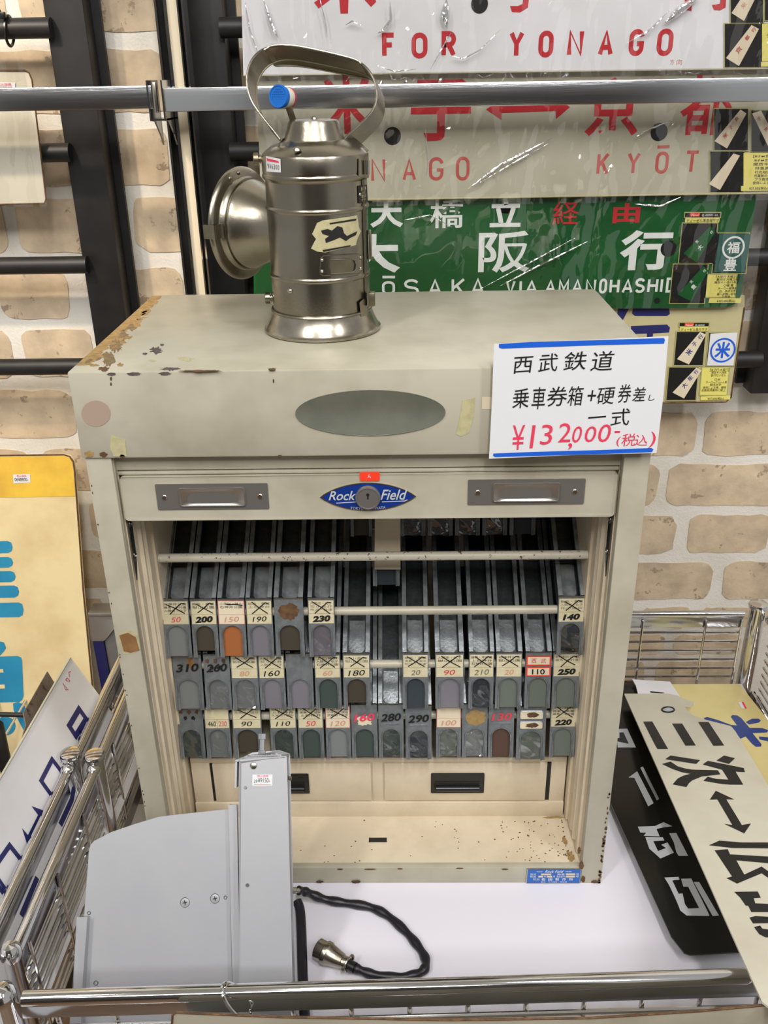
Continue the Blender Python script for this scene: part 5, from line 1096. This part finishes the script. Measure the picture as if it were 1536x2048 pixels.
# white board end and pale yellow enamel sign at the back
o = kobj('sign_board', ppx(MB(), PZ(.0155), Z5([(128,95),(250,105),(520,120),(545,160),(640,300),(500,300),(200,300),(165,160)]), .002), M['sign_white'], None); tag(o, 'white sign board end with a small black wedge, showing behind the ivory board', 'sign')
kobj('black_wedge', ppx(MB(), PZ(.0155), Z5([(312,218),(465,236),(440,242),(318,236)]), 0, .0004), M['sign_black'], o)
PCc = PZ(.0125)
o = kobj('enamel_sign', ppx(MB(), PCc, Z5([(520,153),(1210,150),(1245,158),(1550,540),(2300,1500),(1900,2400),(1300,1400),(700,600)]), .010), M['yellow_box'], None, bevel=.0008); tag(o, 'pale yellow enamel sign with navy character, lying at the back right corner', 'sign')
mb = ML()
for p in ([(870,497),(905,487),(1020,520),(1155,570),(1215,575),(1150,485),(1165,467),(1215,470),(1260,500),(1345,600),(1480,603),(1540,625),(1525,648),(1375,655),(1470,770),(1465,795),(1410,797),(1370,765),(1305,690),(1250,713),(1150,580),(880,515)], [(1305,540),(1370,505),(1440,505),(1462,525),(1440,545),(1340,565)], [(1440,690),(1560,700),(1560,745),(1450,720)]): ppx(mb, PCc, Z5(p), 0, .0004)
kobj('lettering', mb, M['navy2'], o)
st = kobj('price_sticker', ppx(MB(), PCc, Z5([(1225,335),(1282,330),(1318,400),(1262,398)]), 0, .0004), M['paper'], o); kobj('sticker_stripe', ppx(MB(), PCc, Z5([(1262,332),(1282,330),(1318,400),(1298,400)]), 0, .0007), M['ink_red'], st)

# ================================================================== left side: signs in the neighbouring shelf
A1, A2 = PZ(.2).at(140, 1315), PZ(.2).at(0, 1556); q = ray(200, 1395); tq = (A1.y-CAM.y)/q.y; Q1 = CAM+q*tq
PD = Plane(A1, A2-A1, A1-Q1)
if PD.n.dot(CAM-A1) < 0: PD = Plane(A1, A1-A2, A1-Q1)
sd_ = thing('enamel_sign', 'white enamel sign with navy lettering, leaning diagonally in the left wire shelf', 'sign', Q1)
dn = (Q1-A1).normalized(); far = A1+(A2-A1).normalized()*.62
kobj('plate', MB().prism([A1, A1+dn*.205, far+dn*.205, far], -PD.n*.002), M['sign_white'], sd_)
kobj('rim', MB().tube([far, A1, A1+dn*.205], .0016, 6), M['sign_cream'], sd_)
mb = ML()
rpx(mb, PD, [(158,1418),(172,1438),(151,1472),(138,1452)], 9, True); rpx(mb, PD, [(177,1447),(157,1482)], 6); rpx(mb, PD, [(158,1462),(170,1470)], 5)
rpx(mb, PD, [(104,1519),(127,1549),(104,1593),(82,1562)], 8, True)
ppx(mb, PD, [(63,1612),(93,1623),(57,1698),(44,1656),(56,1670),(76,1630)], 0, .0004)
rpx(mb, PD, [(19,1691),(48,1728),(14,1795),(-22,1750)], 9, True); rpx(mb, PD, [(-10,1748),(10,1778)], 7); rpx(mb, PD, [(74,1755),(42,1832)], 10); rpx(mb, PD, [(150,1560),(143,1600),(120,1650)], 9)
kobj('lettering', mb, M['navy'], sd_)
mb = MB(); rpx(mb, PD, [(139,1354),(137,1345),(141,1343)], 1.2); rpx(mb, PD, [(135,1363),(131,1360),(134,1356),(139,1361),(137,1364)], 1.2); rpx(mb, PD, [(134,1378),(125,1366),(131,1380),(136,1379)], 1.2); kobj('pencil_mark', mb, M['sign_red'], sd_)['kind'] = 'stuff'
# brown plate behind it
PE = Plane(A1+PD.n*-.03, PD.u, PD.v)
o = kobj('rusty_plate', ppx(MB(), PE, [(95,1343),(115,1375),(160,1440),(40,1640),(-30,1640),(-10,1585),(38,1500),(52,1450),(47,1425),(58,1408)], .0015), mat('brown_scuffed_plate', '6e6256', .6, col2='5a4a3c', nscale=30, spots=1, scol='3a2a20', sscale=60, sth=.62), None); tag(o, 'thin brown scuffed plate standing behind the white leaning sign', 'plate')
# big yellow and cream sign against the wall
PY = Plane(V((-.2274, .4807, .1605)), (1, 0, 0), V((0, .55-.4543, .3838+.0355)))
o = thing('advertising_sign', 'big yellow-topped cream sign with sky blue characters, standing against the wall at left', 'sign', PY.at(0, 1500))
pan_ = kobj('panel', ppx(MB(), PY, [(-260,916),(128,910),(138,913),(145,922),(148,942),(165,1180),(190,1440),(203,1620),(-260,1640)], .008), M['yellow_cream'], o, bevel=.001)
kobj('yellow_band', ppx(MB(), PY, [(-258,918),(127,911.5),(137,914.5),(143.5,923),(147,943),(150,993),(-258,998)], 0, .0006), M['yellow_top'], o)
kobj('dark_edge', MB().tube([PY.at(x, y, -.001) for x, y in ((-260,915),(128,909.5),(139,913),(146,923),(149,942),(166,1180),(191,1440),(203,1620))], .0016, 6), M['rust'], o, smooth=True)
mb = ML()
def pill(x0, y0, x1, y1, sk=1): ppx(mb, PY, [(-150, y0+3), (x1-10, y0), (x1-3, y0+3), (x1, (y0+y1)/2), (x1-2, y1-4), (x1-9, y1), (-150, y1+3)], 0, .0008)
for r in ((0,1082,25,1106),(0,1114,26,1135),(0,1142,31,1164),(0,1171,38,1195),(0,1205,47,1234)): pill(*r)
ppx(mb, PY, [(-150,1310),(-10,1280),(8,1285),(12,1296),(8,1302),(0,1311)], 0, .0008)
ppx(mb, PY, [(-150,1318),(35,1312),(42,1315),(44,1322),(47,1392),(44,1400),(38,1404),(-150,1408)], 0, .0008)
ppx(mb, PY, [(26,1407),(36,1404),(46,1408),(52,1418),(60,1470),(48,1462),(36,1440),(27,1420)], 0, .0008)
ppx(mb, PY, ell(10, 1452, 21, 19, 20), 0, .0008)
kobj('lettering', mb, M['sky_blue'], o)
mb = ML(); ppx(mb, PY, [(-40,1340),(6,1338),(7,1345),(-40,1347)], 0, .0012); ppx(mb, PY, [(-40,1371),(9,1369),(10,1377),(-40,1379)], 0, .0012); kobj('character_gap', mb, M['yellow_cream'], o)
st = kobj('price_sticker', ppx(MB(), PY, [(26,949),(60,948),(61,965),(27,967)], 0, .0012), M['paper'], o)
mb = MB(); tpx(mb, '06¥8800-', PY, 30, 955, 57, 962, off=.0016); kobj('lettering', mb, M['ink_blk'], st)
mb = MB(); tpx(mb, '税込価格', PY, 34, 949.5, 53, 953.5, off=.0016); kobj('lettering', mb, M['ink_red'], st)
# metal case with corner fitting between sign and cabinet
t = thing('metal_case', 'grey case with bright corner fitting and dark blue edge beside the yellow sign', 'case', (-.1, .48, -.2))
kobj('side_panel', MB().box((-.196, .470, -.3), (.10, .50, .1375)), M['handle_grey'], t, bevel=.002)
kobj('blue_edge', MB().box((-.215, .4665, -.3), (-.196, .50, .110)), mat('dark_blue_vinyl', '1d1f52', .4), t)
kobj('corner_fitting', MB().prism([FR(.465).at(x, y) for x, y in ((178,1235),(246,1234),(238,1245),(214,1275),(206,1281),(186,1281),(180,1270))], (0, .036, 0)), M['cup'], t, bevel=.0015)
kobj('top_edge', MB().box((-.215, .4655, .1345), (.10, .5, .1425)), M['cup'], t, bevel=.001)
# small black stand at the lower left
t = thing('black_stand', 'thin black metal stand with one bar at the lower left edge', 'stand', (-.33, .2, -.2))
PK = FR(.30)
kobj('bar', MB().tube([PK.at(-60, 1427), PK.at(48, 1430)], .004, 10), M['black_steel'], t, smooth=True)
kobj('leg', MB().prism([PK.at(x, y) for x, y in ((-8,1440),(4,1450),(24,1545),(5,1560),(-12,1500))], (0,.006,0)), M['black_steel'], t)
